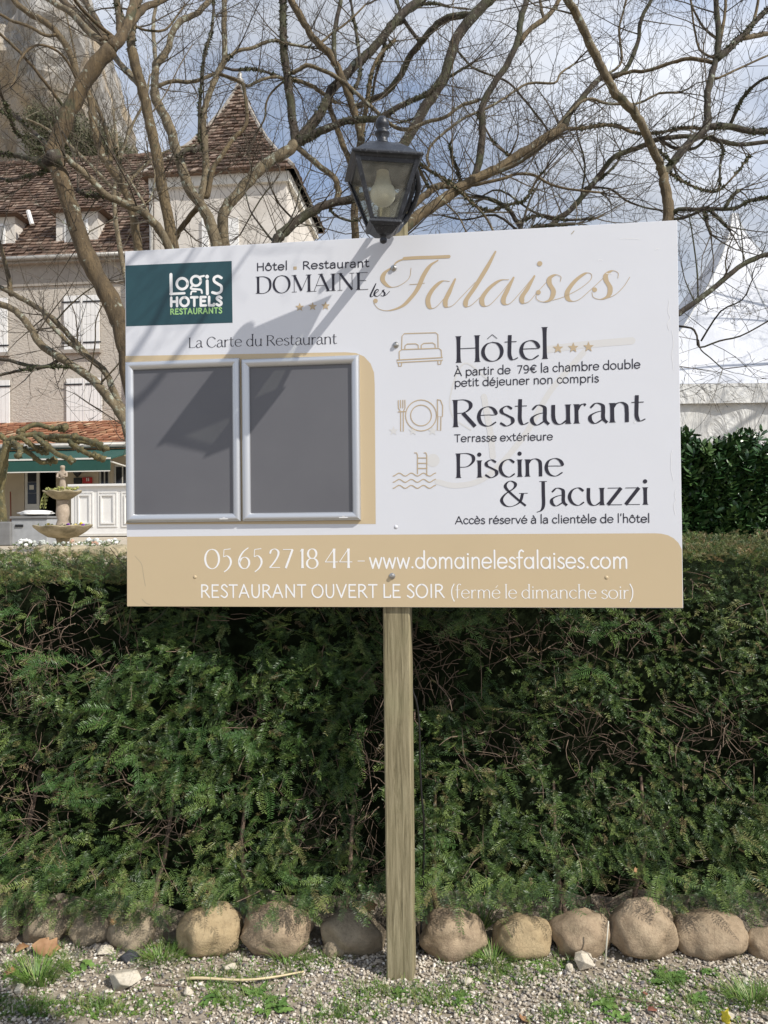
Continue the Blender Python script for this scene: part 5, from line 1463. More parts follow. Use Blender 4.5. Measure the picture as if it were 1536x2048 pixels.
# a tree standing beside the marquee, its twigs shade the canvas
T = Tree('bare_tree', 'bare tree standing beside the marquee outside the right of the photo', 11, TAN, M['twig'], 18, group='bare trees beside the marquee')
T.root = empty('bare_tree', (10.8, 10.8, terr(10.8, 10.8)), 0, T.label, 'tree', T.group)
zt0 = T.root.location.z
sp3([(10.8, 10.8, zt0-.1), (10.75, 10.9, zt0+1.5), (10.6, 10.8, zt0+3), (10.4, 10.9, zt0+4.6)], .17, .10, 'trunk')
for k in range(9):
    a = k*.7+T.rn.uniform(-.2, .2); d = Vector((math.cos(a)*.75-.25, math.sin(a)*.7, T.rn.uniform(.7, 1.3))); p = Vector((10.5, 10.85, zt0+3+k*.2)); P_ = [p]
    for i in range(5): d = d+Vector((T.rn.gauss(0, .22), T.rn.gauss(0, .22), T.rn.gauss(0, .12))); p = p+d.normalized()*.85; P_.append(p)
    sp3(P_, .07, .018, 'branch')
T.twigs(4.5, 1.0, .5, rmin=.004)
# ---------------------------------------------------------------- hotel house
t = NT('rough lime render'); n1 = t.noise(1.2, 6); n2 = t.noise(9, 6, .7, t.mapping((1, 1, 1.8)))
c = t.ramp(n2, [(.3, (.40, .355, .30)), (.7, (.57, .52, .455))]); c = t.mix(t.ramp(n1, [(.4, 0.), (.7, .4)]), c, (.46, .43, .385))
t.color(c).set(Roughness=.95).bump(n2, .8, .06); M['render'] = t.m
t = NT('pale tower render'); n1 = t.noise(1.5, 6); n2 = t.noise(14, 5, .7)
t.color(t.ramp(n1, [(.3, (.52, .48, .43)), (.7, (.66, .62, .565))])).set(Roughness=.95).bump(n2, .6, .03); M['render_b'] = t.m
def tilem(name, stops):
    t = NT(name); c = t.ramp(t.rand_island(), stops, 'LINEAR')
    c = t.mix(t.ramp(t.noise(1.3, 5), [(.4, 0.), (.75, .5)]), c, tuple(x*.55 for x in stops[0][1]))
    t.color(c).set(Roughness=.9); return t.m
M['tile'] = tilem('old brown roof tile', [(0, (.065, .042, .031)), (.4, (.125, .076, .052)), (.8, (.195, .128, .092)), (1, (.29, .22, .17))])
M['tile_o'] = tilem('orange roof tile', [(0, (.26, .11, .06)), (.5, (.40, .19, .105)), (.85, (.49, .28, .16)), (1, (.55, .44, .28))])
M['white'] = simple('white paint', (.74, .73, .71), .6, 0, .04)
M['offwhite'] = simple('off white paint', (.62, .60, .55), .65, 0, .06)
M['zinc'] = simple('grey zinc gutter', (.30, .29, .27), .5, .3, .15)
M['darkglass'] = simple('dark window glass', (.03, .03, .033), .1, 0, .2)
M['cornice'] = simple('grey eaves band', (.30, .27, .235), .9, 0, .1)
M['green'] = simple('green awning canvas', (.010, .062, .048), .8, 0, .1, 3)
M['beige_wall'] = simple('beige ground floor wall', (.50, .42, .31), .9, 0, .08, 2)
M['red'] = simple('red notice', (.45, .02, .02), .5)
M['greybox'] = simple('grey painted box', (.18, .18, .18), .7)

HY = 24.0; HYAW = R(5.5); o0 = at(150, 700, HY)
GZ = terr(0, 24)
HF = Frame((o0.x, o0.y, 0), HYAW)
def hx(px_, py_, d=0.0): return HF.px(px_, py_, d)
def roofquads(mb, bl, br, tr, tl, rows, tw, thick=.03, jit=.02, rn=random.Random(5)):
    """courses of individual tiles between bottom edge bl-br and top edge tl-tr"""
    bl, br, tr, tl = map(Vector, (bl, br, tr, tl))
    nrm = ((br-bl).cross(tl-bl)).normalized()
    if nrm.z < 0: nrm = -nrm
    for r_ in range(rows):
        v0 = r_/rows; v1 = (r_+1.25)/rows
        a0 = bl.lerp(tl, v0); b0 = br.lerp(tr, v0); a1 = bl.lerp(tl, min(1.03, v1)); b1 = br.lerp(tr, min(1.03, v1))
        L = (b0-a0).length; n = max(1, int(L/tw)); off = rn.random()*.5
        for i in range(n):
            u0 = i/n; u1 = (i+.93)/n
            j = rn.uniform(-jit, jit); dn = nrm*rn.uniform(.5, 1.5)*thick
            up_ = (a1-a0)*(j)
            p = a0.lerp(b0, u0)+up_; q = a0.lerp(b0, u1)+up_*.6; s_ = a1.lerp(b1, u1); t__ = a1.lerp(b1, u0)
            mb.add([p+dn, q+dn, s_+nrm*.004, t__+nrm*.004, p, q], [(0, 1, 2, 3), (4, 5, 1, 0)])

house = empty('hotel_house', (o0.x, o0.y, GZ), -HYAW, 'old stone hotel house with brown tiled roof, dormers and white shutters', 'house')
def HV(x, z, y=0.0): return (x, y, z-GZ)       # house local coordinates
def hbox(mb, x0, z0, x1, z1, y0, y1): return mb.box(min(x0, x1), max(x0, x1), y0, y1, min(z0, z1)-GZ, max(z0, z1)-GZ)
xR = hx(560, 600)[0]; xL = -8.0
zE = hx(150, 522)[1]                             # eaves height
mb = MB(); hbox(mb, xL, GZ-.2, xR, zE, 0, 7.5); mb.build('wall', M['render'], house)
mb = MB(); hbox(mb, xL, zE-.75, xR, zE-.1, -.06, .0); hbox(mb, xL, zE-.1, xR, zE+.02, -.28, 0.); mb.build('cornice', M['cornice'], house)
mb = MB(); mb.tube([HV(xL, zE+.03, -.36), HV(hx(305, 520)[0], zE+.03, -.36)], .075, 8); mb.build('gutter', M['zinc'], house, smooth=True)
# main roof: eaves to ridge
RDG = 3.6; zR = hx(150, 322, RDG)[1]
mb = MB(); a = HV(xL, zE+.03, -.3); b = HV(xR-2.5, zE+.03, -.3); c_ = HV(xR-2.5, zR, RDG); d_ = HV(xL, zR, RDG)
mb.quad(a, b, c_, d_); e = HV(xL, zE, 7.5); f = HV(xR-2.5, zE, 7.5); mb.quad(d_, c_, f, e); mb.add([a, d_, e], [(0, 1, 2)])
mb.build('roof', M['tile'], house)
mb = MB(); roofquads(mb, Vector(a)+Vector((0, -.05, .02)), Vector(b)+Vector((0, -.05, .02)), Vector(c_)+Vector((0, 0, .02)), Vector(d_)+Vector((0, 0, .02)), 36, .19, .055)
mb.build('roof_tiles', M['tile'], house, kind='stuff')
mb = MB()
for i in range(34): x = xL+i*(xR-2.5-xL)/34; mb.tube([HV(x, zR+.03, RDG), HV(x+.33, zR+.05, RDG)], .10, 7)
mb.build('ridge_tiles', M['tile'], house, kind='stuff')
# shutters
def shutter_pair(cx, top, bot, w=36, gap=1.5):
    for sgn in (-1, 1):
        xa = cx+sgn*gap; xb = cx+sgn*(gap+w)
        x0, z1 = hx(xa, top); x1, _ = hx(xb, top); _, z0 = hx(xa, bot)
        xa_, xb_ = min(x0, x1), max(x0, x1)
        m_ = MB(); nb = 4; bw = (xb_-xa_)/nb
        s_ = None
        for i in range(nb):
            m_ = MB(); hbox(m_, xa_+i*bw+.006, z0, xa_+(i+1)*bw-.006, z1, -.075, -.03)
            pnl = m_.build('shutter' if i == 0 else 'board', M['white'], house if i == 0 else s_)
            if i == 0: s_ = pnl
        for zz in (z0+(z1-z0)*.12, z1-(z1-z0)*.12):
            m_ = MB(); hbox(m_, xa_-.05 if sgn < 0 else xa_+.03, zz-.022, xb_-.03 if sgn < 0 else xb_+.05, zz+.022, -.095, -.076); m_.build('hinge_strap', M['dark'], s_)
    m_ = MB(); x0, z1 = hx(cx-gap, top); x1, z0 = hx(cx+gap, bot); hbox(m_, x0, z0, x1, z1, -.09, -.02); m_.build('closing_bar', M['white'], house)
    x0, z0 = hx(cx-w-4, bot+2); x1, _ = hx(cx+w+4, bot); m_ = MB(); hbox(m_, x0, z0-.12, x1, z0-.005, -.14, 0); m_.build('window_sill', M['cornice'], house)
shutter_pair(165, 592, 699, 34); shutter_pair(-18, 598, 706, 34); shutter_pair(170, 757, 858, 34); shutter_pair(-14, 762, 864, 34)
# dormers
def dormer(x0p, x1p, top, bot, nm_label):
    d = .15
    x0, z1 = hx(x0p, top, d); x1, z0 = hx(x1p, bot, d); ww = x1-x0
    back = 2.6
    m_ = MB(); hbox(m_, x0, z0, x1, z1, d, back); dm = m_.build('dormer', M['render_b'], house, label=nm_label)
    m_ = MB(); hbox(m_, x0+ww*.22, z0+.12, x1-ww*.22, z1-.25, d-.05, d-.003); m_.build('window', M['white'], dm)
    m_ = MB(); hbox(m_, x0+ww*.27, z0+.2, x0+ww*.49, z1-.33, d-.07, d-.053); hbox(m_, x0+ww*.51, z0+.2, x1-ww*.27, z1-.33, d-.07, d-.053); m_.build('pane', M['zinc'], dm)
    m_ = MB(); hbox(m_, x0-.1, z0-.1, x1+.1, z0-.002, d-.12, d+.1); m_.build('window_sill', M['white'], dm)
    ap = HV((x0+x1)/2, z1+ww*.34, 1.6); f0 = HV(x0-.22, z1-.02, d-.25); f1 = HV(x1+.22, z1-.02, d-.25); b0 = HV(x0-.22, z1-.02, back+1); b1 = HV(x1+.22, z1-.02, back+1)
    m_ = MB(); m_.add([f0, f1, ap, b0, b1], [(0, 1, 2), (1, 4, 2), (3, 0, 2), (0, 3, 4, 1)]); m_.build('dormer_roof', M['tile'], dm)
    m_ = MB(); roofquads(m_, Vector(f0)+Vector((0, 0, .02)), Vector(f1)+Vector((0, 0, .02)), Vector(ap)+Vector((.05, 0, .02)), Vector(ap)+Vector((-.05, 0, .02)), 9, .18, .03)
    roofquads(m_, Vector(f1)+Vector((0, 0, .02)), Vector(b1)+Vector((0, 0, .02)), Vector(ap)+Vector((0, .05, .02)), Vector(ap)+Vector((0, -.05, .02)), 9, .18, .03)
    m_.build('dormer_tiles', M['tile'], dm, kind='stuff')
dormer(112, 196, 425, 508, 'right dormer with pale walls'); dormer(-52, 30, 436, 516, 'left dormer with pale walls')
m_ = MB(); q = [Vector(HV(*hx(a, b, .0), -.05)) for a, b in ((58, 423), (66, 450))]
m_.tube([q[0], q[1]], .07, 6); m_.build('metal_flashing', M['white'], house)

# ---------------------------------------------------------------- tower
tw = empty('stair_tower', (o0.x, o0.y, GZ), -HYAW, 'square house tower with steep curved tiled roof and pale walls', 'tower')
TD = -.55
tx0 = hx(308, 400, TD)[0]; tx1 = hx(573, 400, TD)[0]; tz = hx(450, 352, TD)[1]; tb = TD+4.6
mb = MB(); mb.box(tx0, tx1, TD, tb, -.2, tz-GZ); mb.build('wall', M['render_b'], tw)
mb = MB(); mb.box(tx0-.12, tx1+.10, TD-.12, TD-.002, tz-GZ-.30, tz-GZ); mb.box(tx1+.002, tx1+.12, TD, tb, tz-GZ-.30, tz-GZ); mb.build('cornice', M['offwhite'], tw)
ax, az = hx(470, 172, (TD+tb)/2); cx_, cy_ = (tx0+tx1)/2, (TD+tb)/2; ax = cx_
mb = MB(); core = MB(); prof = [(0, 1.14), (.10, .99), (.22, .80), (.38, .585), (.56, .385), (.75, .20), (.9, .08), (1.0, .015)]
hw = (tx1-tx0)/2; hd = (tb-TD)/2; H_ = az-tz
rings = [[(cx_-hw*s_, cy_-hd*s_, tz-GZ+H_*h), (cx_+hw*s_, cy_-hd*s_, tz-GZ+H_*h), (cx_+hw*s_, cy_+hd*s_, tz-GZ+H_*h), (cx_-hw*s_, cy_+hd*s_, tz-GZ+H_*h)] for h, s_ in prof]
loft(core, rings); core.build('roof', M['tile'], tw)
mb = MB()
for i in range(len(rings)-1):
    nrow = max(1, int((prof[i+1][0]-prof[i][0])*H_/.105))
    for k in range(2):
        a, b = rings[i][k], rings[i][(k+1) % 4]; c_, d_ = rings[i+1][(k+1) % 4], rings[i+1][k]
        o_ = Vector((0, -.015, .01)) if k == 0 else Vector((.015, 0, .01))
        roofquads(mb, Vector(a)+o_, Vector(b)+o_, Vector(c_)+o_, Vector(d_)+o_, max(1, int(nrow*.85)), .19, .06)
    a, b = rings[i][3], rings[i][0]; c_, d_ = rings[i+1][0], rings[i+1][3]
    roofquads(mb, Vector(a)+Vector((-.015, 0, .01)), Vector(b)+Vector((-.015, 0, .01)), Vector(c_)+Vector((-.015, 0, .01)), Vector(d_)+Vector((-.015, 0, .01)), nrow, .3, .04)
mb.build('roof_tiles', M['tile'], tw, kind='stuff')
mb = MB()
for k in (0, 1, 3): mb.tube([Vector(r_[k])+Vector((0, 0, .03)) for r_ in rings], .07, 6)
mb.build('hip_tiles', M['cornice'], tw)
mb = MB(); mb.lathe([(.12, 0), (.10, .15), (.16, .2), (.06, .32), (.08, .42), (.02, .55)], (cx_, cy_, az-GZ-.05), 8); mb.build('finial', M['zinc'], tw, smooth=True)
x0, z1 = hx(455, 440, TD); x1, z0 = hx(482, 530, TD)
for (xa, xb) in ((455, 478), (405, 418)):
    x0, z1 = hx(xa, 438, TD); x1, _ = hx(xb, 438, TD); mb = MB(); mb.box(x0, x1, TD-.07, TD-.003, z0-GZ, z1-GZ); mb.build('shutter', M['white'], tw)
mb = MB(); mb.box(tx1+.01, tx1+.30, TD-.25, tb+.2, tz-GZ+.0, tz-GZ+.07); mb.build('side_eaves', M['cornice'], tw)
mb = MB(); mb.tube([(tx0-.05, TD-.1, tz-GZ-.3), (tx0-.05, TD-.1, 0)], .06, 7); mb.build('downpipe', M['zinc'], tw, smooth=True)

# ---------------------------------------------------------------- lean-to restaurant
LD = -3.2
lt = empty('restaurant_annex', (o0.x, o0.y, GZ), -HYAW, 'low restaurant annex with orange tiled lean-to roof against the house', 'building')
def lx(px_, py_, d=LD): x, z = HF.px(px_, py_, d); return x, z-GZ
zl = lx(120, 893)[1]; zt_ = hx(120, 845, 0)[1]-GZ; lxa = xL; lxb = lx(262, 893)[0]
mb = MB(); mb.add([(lxa, LD-.2, zl), (lxb, LD-.2, zl), (lxb, -.01, zt_), (lxa, -.01, zt_), (lxa, LD-.2, zl-.1), (lxb, LD-.2, zl-.1), (lxb, -.01, zt_-.1), (lxa, -.01, zt_-.1)], [(0, 1, 2, 3), (7, 6, 5, 4), (0, 4, 5, 1), (1, 5, 6, 2), (3, 2, 6, 7), (0, 3, 7, 4)])
mb.build('roof', M['tile_o'], lt)
mb = MB(); roofquads(mb, (lxa, LD-.25, zl+.02), (lxb, LD-.25, zl+.02), (lxb, 0, zt_+.02), (lxa, 0, zt_+.02), 10, .2, .05, .05); mb.build('roof_tiles', M['tile_o'], lt, kind='stuff')
mb = MB(); mb.tube([(lxa, LD-.32, zl-.02), (lxb, LD-.32, zl-.02)], .08, 8); mb.build('gutter', M['zinc'], lt, smooth=True)
# walls with openings (door, dark doorway, windows) as separate wall panels
opens = [(48, 78, 'door'), (80, 112, 'dark'), (196, 219, 'win'), (226, 262, 'win2')]
zsill = lx(200, 975)[1]; zhead = lx(100, 930)[1]
prev = lxa
for (a, b, kd) in opens:
    xa, xb = lx(a, 950)[0], lx(b, 950)[0]
    if xa-prev > .03: MB().box(prev, xa, LD, LD+.25, -.2, zl-.05).build('wall', M['beige_wall'], lt)
    MB().box(xa, xb, LD, LD+.25, zhead, zl-.05).build('lintel', M['beige_wall'], lt)
    if kd in ('win', 'win2'):
        MB().box(xa, xb, LD, LD+.25, -.2, zsill-.15).build('wall', M['beige_wall'], lt)
        w_ = MB().box(xa+.01, xb-.01, LD+.06, LD+.12, zsill-.14, zhead-.01).build('window', M['offwhite'], lt)
        n_ = 2
        for k in range(n_):
            u0 = xa+.06+(xb-xa-.09)*k/n_; MB().box(u0, u0+(xb-xa-.09)/n_-.04, LD+.05, LD+.057, zsill-.08, zhead-.08).build('pane', M['darkglass'], w_)
    elif kd == 'door':
        w_ = MB().box(xa+.01, xb-.01, LD+.02, LD+.07, -.1, zhead-.01).build('door', M['offwhite'], lt)
        for k in range(3):
            z0_ = lx(60, 1008-k*22)[1]; MB().box(xa+(xb-xa)*.22, xa+(xb-xa)*.80, LD+.01, LD+.017, z0_, z0_+(zhead)*.0+.29).build('pane', M['darkglass'], w_)
        MB().box(xa+(xb-xa)*.35, xa+(xb-xa)*.65, LD+.0, LD+.006, lx(60, 985)[1]+.08, lx(60, 985)[1]+.2).build('notice', M['offwhite'], w_)
    else:
        MB().box(xa, xb, LD+.9, LD+1.0, -.1, zhead).build('interior_shade_panel', M['core'], lt)  # near black panel stands in for the shade inside the doorway
    prev = xb
if lxb-prev > .02: MB().box(prev, lxb, LD, LD+.25, -.2, zl-.05).build('wall', M['beige_wall'], lt)
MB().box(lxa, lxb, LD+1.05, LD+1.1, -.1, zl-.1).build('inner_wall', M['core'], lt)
def annex_item(nm, px0, py0, px1, py1, mat, d0, d1, label, cat):
    x0, z1 = lx(px0, py0); x1, z0 = lx(px1, py1)
    o = MB(); e_ = empty(nm, (0, 0, 0), 0)
    m_ = MB().box(0, x1-x0, 0, d1-d0, 0, z1-z0)
    bpy.data.objects.remove(e_)
    wl_ = HF.o+HF.t*x0+HF.a*(LD+d0); ob = m_.build(nm, mat, loc=(wl_.x, wl_.y, z0+GZ), rz=-HYAW); return tag(ob, label, cat)
annex_item('picture_frame', 149, 956, 164, 968, M['dark'], -.05, -.004, 'small dark framed menu on the annex wall beside the red notice', 'frame')
rn_ = annex_item('red_notice', 167, 955, 185, 967, M['red'], -.06, -.004, 'small red square notice on the annex wall above the white counter', 'notice')
wd = (lx(185, 955)[0]-lx(167, 955)[0])
for k in range(2): MB().box(wd*.45+k*wd*.2, wd*.53+k*wd*.2, -.012, -.001, .06, .15).build('white_mark', M['white'], rn_)
wl_ = HF.o+HF.t*lx(160, 938)[0]+HF.a*(LD-.15)
ob = MB().lathe([(.02, -.2), (.10, -.12), (.13, .05), (.16, .12), (.03, .2)], n=8).build('wall_lamp', M['dark'], loc=(wl_.x, wl_.y, lx(160, 940)[1]+GZ)); tag(ob, 'dark lamp on the annex wall under the green awning', 'lamp')
p0 = HF.o+HF.t*lx(29, 980)[0]+HF.a*(LD-.3); ob = MB().tube([(0, 0, 0), (-.09, .15, lx(29, 980)[1]-.1)], .018, 6).build('broom_stick', simple('reddish wood', (.25, .08, .04), .6), loc=(p0.x+.08, p0.y, GZ+.05)); tag(ob, 'reddish wooden broom stick leaning on the annex wall', 'broom')
# awning
aw = empty('awning', (o0.x, o0.y, GZ), -HYAW, 'dark green canvas awning over the restaurant front', 'awning')
AD = LD-2.0
xa, z0_ = HF.px(0, 926, AD); xb, z1_ = HF.px(221, 913, AD); z_av = (z0_+z1_)/2-GZ+.02; xa = lxa+1
z_top = lx(120, 897)[1]-.05; nseg = 16; m_ = MB()
for i in range(nseg):
    u0, u1 = i/nseg, (i+1)/nseg; X0 = xa+(xb-xa)*u0; X1 = xa+(xb-xa)*u1
    m_.add([(X0, AD, z_av), (X1, AD, z_av), (X1, LD-.1, z_top), (X0, LD-.1, z_top), (X0, AD, z_av-.03), (X1, AD, z_av-.03), (X1, LD-.1, z_top-.03), (X0, LD-.1, z_top-.03)], [(0, 1, 2, 3), (7, 6, 5, 4), (0, 4, 5, 1)] + ([(1, 5, 6, 2)] if i == nseg-1 else []))
m_.build('canopy', M['green'], aw)
m_ = MB(); 
m_.box(xa, xb, AD-.03, AD-.005, z_av-.30, z_av-.03); m_.build('valance', M['green'], aw)
m_ = MB(); m_.box(xa, xb+.02, AD-.045, AD-.032, z_av-.03, z_av+.01); m_.build('front_rail', M['offwhite'], aw)
m_ = MB(); m_.box(xa, xb, AD-.035, AD-.031, z_av-.325, z_av-.30); m_.build('trim', M['offwhite'], aw)
for X_ in (xb-.1, xb-4): MB().tube([(X_, AD, z_av-.05), (X_, LD, z_top-.6)], .02, 6).build('arm', M['offwhite'], aw)

# ---------------------------------------------------------------- terrace furniture
def groundat(px_, py_, Y): p = at(px_, py_, Y); return p
CY = 18.5
cF = Frame(at(150, 1060, CY), HYAW)
cx0, cz1 = cF.px(142, 969); cx1, _ = cF.px(262, 969); _, cz0 = cF.px(142, 1068)
zb_ = terr(0, CY); cz1 = cz1+cF.o.z-zb_; cz0 = max(0.02, cz0+cF.o.z-zb_)
ct = empty('bar_counter', (cF.o.x, cF.o.y, zb_), -HYAW, 'white panelled outdoor bar counter behind the fountain', 'counter')
MB().box(cx0, cx1, 0, .6, cz0, cz1-.06).build('body', M['white'], ct); MB().box(cx0-.05, cx1+.05, -.08, .68, cz1-.058, cz1).build('top', M['white'], ct, bevel=.01)
MB().box(cx0, cx1, -.05, .65, 0, cz0-.002).build('plinth', M['offwhite'], ct)
npan = 2
for (pa, pb) in ((151, 187), (196, 235), (243, 280)):
    xa_, zt2 = cF.px(pa, 983); xb_, _ = cF.px(pb, 983); _, zb2 = cF.px(pa, 1054); zt2 += cF.o.z-zb_; zb2 += cF.o.z-zb_
    for (i_, d__) in ((0, .02), (.07, .035)):
        m_ = MB(); w_ = .035
        for (u0, u1, v0, v1) in ((xa_+i_, xb_-i_, zt2-i_-w_, zt2-i_), (xa_+i_, xb_-i_, zb2+i_, zb2+i_+w_), (xa_+i_, xa_+i_+w_, zb2+i_+w_, zt2-i_-w_), (xb_-i_-w_, xb_-i_, zb2+i_+w_, zt2-i_-w_)): m_.box(u0, u1, -d__, -.002, v0, v1)
        m_.build('panel_moulding', M['white'], ct)
def crate(px0, px1, py0, py1, Y, mat, label, nm, cat, dpt=.7):
    F_ = Frame(at((px0+px1)/2, py1, Y), HYAW); x0, z1 = F_.px(px0, py0); x1, z0 = F_.px(px1, py1)
    zg = terr(0, Y); o = empty(nm, (F_.o.x, F_.o.y, zg), -HYAW, label, cat)
    MB().box(x0, x1, 0, dpt, 0, F_.o.z+z1-zg).build('body', mat, o, bevel=.02)
    return o, x0, x1, F_.o.z+z1-zg
o, x0, x1, h = crate(22, 95, 1038, 1093, 15.0, simple('light grey chest', (.33, .34, .35), .6), 'light grey storage chest standing left of the fountain', 'storage_chest', 'chest')
MB().box(x0-.02, x1+.02, -.03, .73, h+.002, h+.05).build('lid', M['greybox'], o, bevel=.01); MB().box((x0+x1)/2-.28, (x0+x1)/2-.12, -.02, -.003, h-.16, h-.11).build('handle', M['dark'], o)
fp = at(60, 1036, 15.0); V, F = ico_stone(44, (.33, .26, .055), .25, 3)
tag(MB().add(V, F).build('folded_cloth', M['white'], smooth=True, loc=(fp.x, fp.y+.25, o.location.z+h+.11), rz=-HYAW), 'folded white cloth lying on the grey storage chest', 'cloth')
crate(-40, 21, 1044, 1093, 15.0, M['greybox'], 'dark grey box at the left edge beside the storage chest', 'storage_box', 'box')
# fountain
t = NT('weathered fountain stone'); n1 = t.noise(5, 6, .7)
c = t.ramp(n1, [(.3, (.15, .13, .075)), (.55, (.38, .32, .21)), (.8, (.54, .47, .34))]); t.color(c).set(Roughness=.9).bump(n1, .5, .03); M['fstone'] = t.m
t = NT('pink tan fountain stone'); n1 = t.noise(8, 6, .7); t.color(t.ramp(n1, [(.3, (.24, .19, .14)), (.7, (.46, .38, .30))])).set(Roughness=.9); M['fpink'] = t.m
FY = 13.0; kf = FY/FPX; fb = at(126, 1098, FY); fzg = terr(fb.x, FY)
ft = empty('garden_fountain', (fb.x, FY, fzg), 0, 'two tiered scalloped stone fountain with a cherub and planted bowls', 'fountain')
def fz_(py_): return at(126, py_, FY).z-fzg
def scal(n, amp, dz): return lambda a, i: (1+amp*math.cos(n*a)*(1 if i > 2 else .3), dz*math.cos(n*a)*(1 if i > 2 else 0))
MB().lathe([(30*kf, -.05), (30*kf, .03), (20*kf, .06), (13*kf, max(.1, fz_(1090))), (12*kf, fz_(1082)), (14*kf, fz_(1076))], (0, 0, 0), 20).build('base', M['fstone'], ft, smooth=True)
MB().lathe([(12*kf, fz_(1077)), (28*kf, fz_(1074)), (44*kf, fz_(1064)), (56*kf, fz_(1053)), (57*kf, fz_(1050.5)), (54*kf, fz_(1050.5)), (44*kf, fz_(1055)), (6*kf, fz_(1057))], (0, 0, 0), 40, scal(8, .03, .012)).build('lower_bowl', M['fstone'], ft, smooth=True)
MB().lathe([(14*kf, fz_(1057)), (13*kf, fz_(1048)), (10*kf, fz_(1040)), (13*kf, fz_(1028)), (12*kf, fz_(1014)), (9*kf, fz_(1008)), (11*kf, fz_(1003)), (10*kf, fz_(1000))], (0, 0, 0), 20).build('column', M['fpink'], ft, smooth=True)
MB().lathe([(9*kf, fz_(1000)), (18*kf, fz_(997)), (28*kf, fz_(990)), (36*kf, fz_(984)), (36.5*kf, fz_(982)), (33*kf, fz_(982)), (26*kf, fz_(985)), (3*kf, fz_(986))], (0, 0, 0), 40, scal(7, .04, .012)).build('upper_bowl', M['fstone'], ft, smooth=True)
# cherub: one continuous skinned figure hugging itself on a pedestal
def skin_figure(name, joints, edges, mat, parent, root=0):
    me = bpy.data.meshes.new(name); me.from_pydata([j[:3] for j in joints], edges, []); me.materials.append(mat)
    o = bpy.data.objects.new(name, me); COL.objects.link(o); o.parent = parent
    sk = o.modifiers.new('skin', 'SKIN')
    if not me.skin_vertices: me.skin_vertices.new()
    for i, j in enumerate(joints): me.skin_vertices[0].data[i].radius = (j[3], j[3])
    me.skin_vertices[0].data[root].use_root = True
    sub = o.modifiers.new('sub', 'SUBSURF'); sub.levels = 2; sub.render_levels = 2
    return o
s0 = fz_(984); hh = (fz_(927)-s0)/.62
J = [(0, 0, s0+.20*hh, .045), (0, 0, s0+.31*hh, .040), (0, -.005, s0+.42*hh, .045), (0, 0, s0+.47*hh, .022), (.005, -.01, s0+.53*hh, .048), (.005, -.012, s0+.585*hh, .038),
     (.03, 0, s0+.12*hh, .032), (.03, 0, s0+.01*hh, .020), (-.03, -.01, s0+.12*hh, .032), (-.035, 0, s0+.01*hh, .020),
     (.065, 0, s0+.42*hh, .022), (.085, -.035, s0+.33*hh, .018), (.02, -.075, s0+.35*hh, .014), (-.065, 0, s0+.42*hh, .022), (-.08, -.04, s0+.32*hh, .018), (-.01, -.08, s0+.30*hh, .014)]
skin_figure('cherub', J, [(0, 1), (1, 2), (2, 3), (3, 4), (4, 5), (0, 6), (6, 7), (0, 8), (8, 9), (2, 10), (10, 11), (11, 12), (2, 13), (13, 14), (14, 15)], M['fpink'], ft)
def flowers(cx__, cy__, cz__, n, rx, ry, hz, cols, seed, size=.035, leaf=True):
    """leafy tuft with blossoms, local mesh list"""
    rn = random.Random(seed); m_ = MB(); fl = [MB() for _ in cols]
    for i in range(n*6 if leaf else 0):
        a = rn.uniform(0, 6.28); r_ = rn.random()**.5; p = Vector((cx__+rx*r_*math.cos(a), cy__+ry*r_*math.sin(a), cz__+rn.uniform(0, hz))); d = Vector((rn.gauss(0, 1), rn.gauss(0, 1), rn.uniform(0, 1.5))).normalized()*size*1.3; s_ = d.orthogonal().normalized()*size*.35
        m_.add([p, p+d*.5+s_, p+d, p+d*.5-s_], [(0, 1, 2, 3)])
    for i in range(n):
        a = rn.uniform(0, 6.28); r_ = rn.random()**.5; p = Vector((cx__+rx*r_*math.cos(a), cy__+ry*r_*math.sin(a), cz__+hz*rn.uniform(.6, 1.3))); k = rn.randrange(len(cols)); q = fl[k]
        V, F = ico_stone(i, (size, size, size*.8), .3, 1); q.add([(x+p.x, y+p.y, z+p.z) for x, y, z in V], F)
    return m_, fl
lf = simple('fountain plant leaves', (.10, .14, .05), .6, 0, .4, 30); lf2 = simple('yellowish trailing leaves', (.26, .27, .08), .6, 0, .3, 30)
pet = {k: simple(k+' petals', v, .6) for k, v in dict(purple=(.16, .04, .30), white=(.75, .75, .72), yellow=(.65, .50, .04), pink=(.45, .28, .20), grey=(.42, .44, .40)).items()}
m_, fl = flowers(0, 0, fz_(984), 14, .26, .26, .06, ['a'], 3, .03); m_.build('bowl_plants', lf2, ft, kind='stuff'); fl[0].build('blossoms', lf2, ft, kind='stuff')
m_, fl = flowers(0, 0, fz_(1056), 12, .40, .40, .06, ['purple', 'purple', 'yellow'], 4, .035); m_.build('bowl_plants', lf, ft, kind='stuff')
fl[0].build('purple_flowers', pet['purple'], ft, kind='stuff'); fl[2].build('yellow_flowers', pet['yellow'], ft, kind='stuff')
m_ = MB(); 
for k in range(5):
    p = Vector((-.24, -.1+random.uniform(-.1, .1), fz_(986))); pts = [p]; 
    for i in range(4): p = p+Vector((random.uniform(-.03, .02), random.uniform(-.02, .02), -.06)); pts.append(p)
    m_.tube(pts, .006, 3)
    for q in pts: m_.add([q, q+Vector((.03, 0, .01)), q+Vector((.02, -.02, -.03))], [(0, 1, 2)])
m_.build('trailing_vine', lf2, ft, kind='stuff')
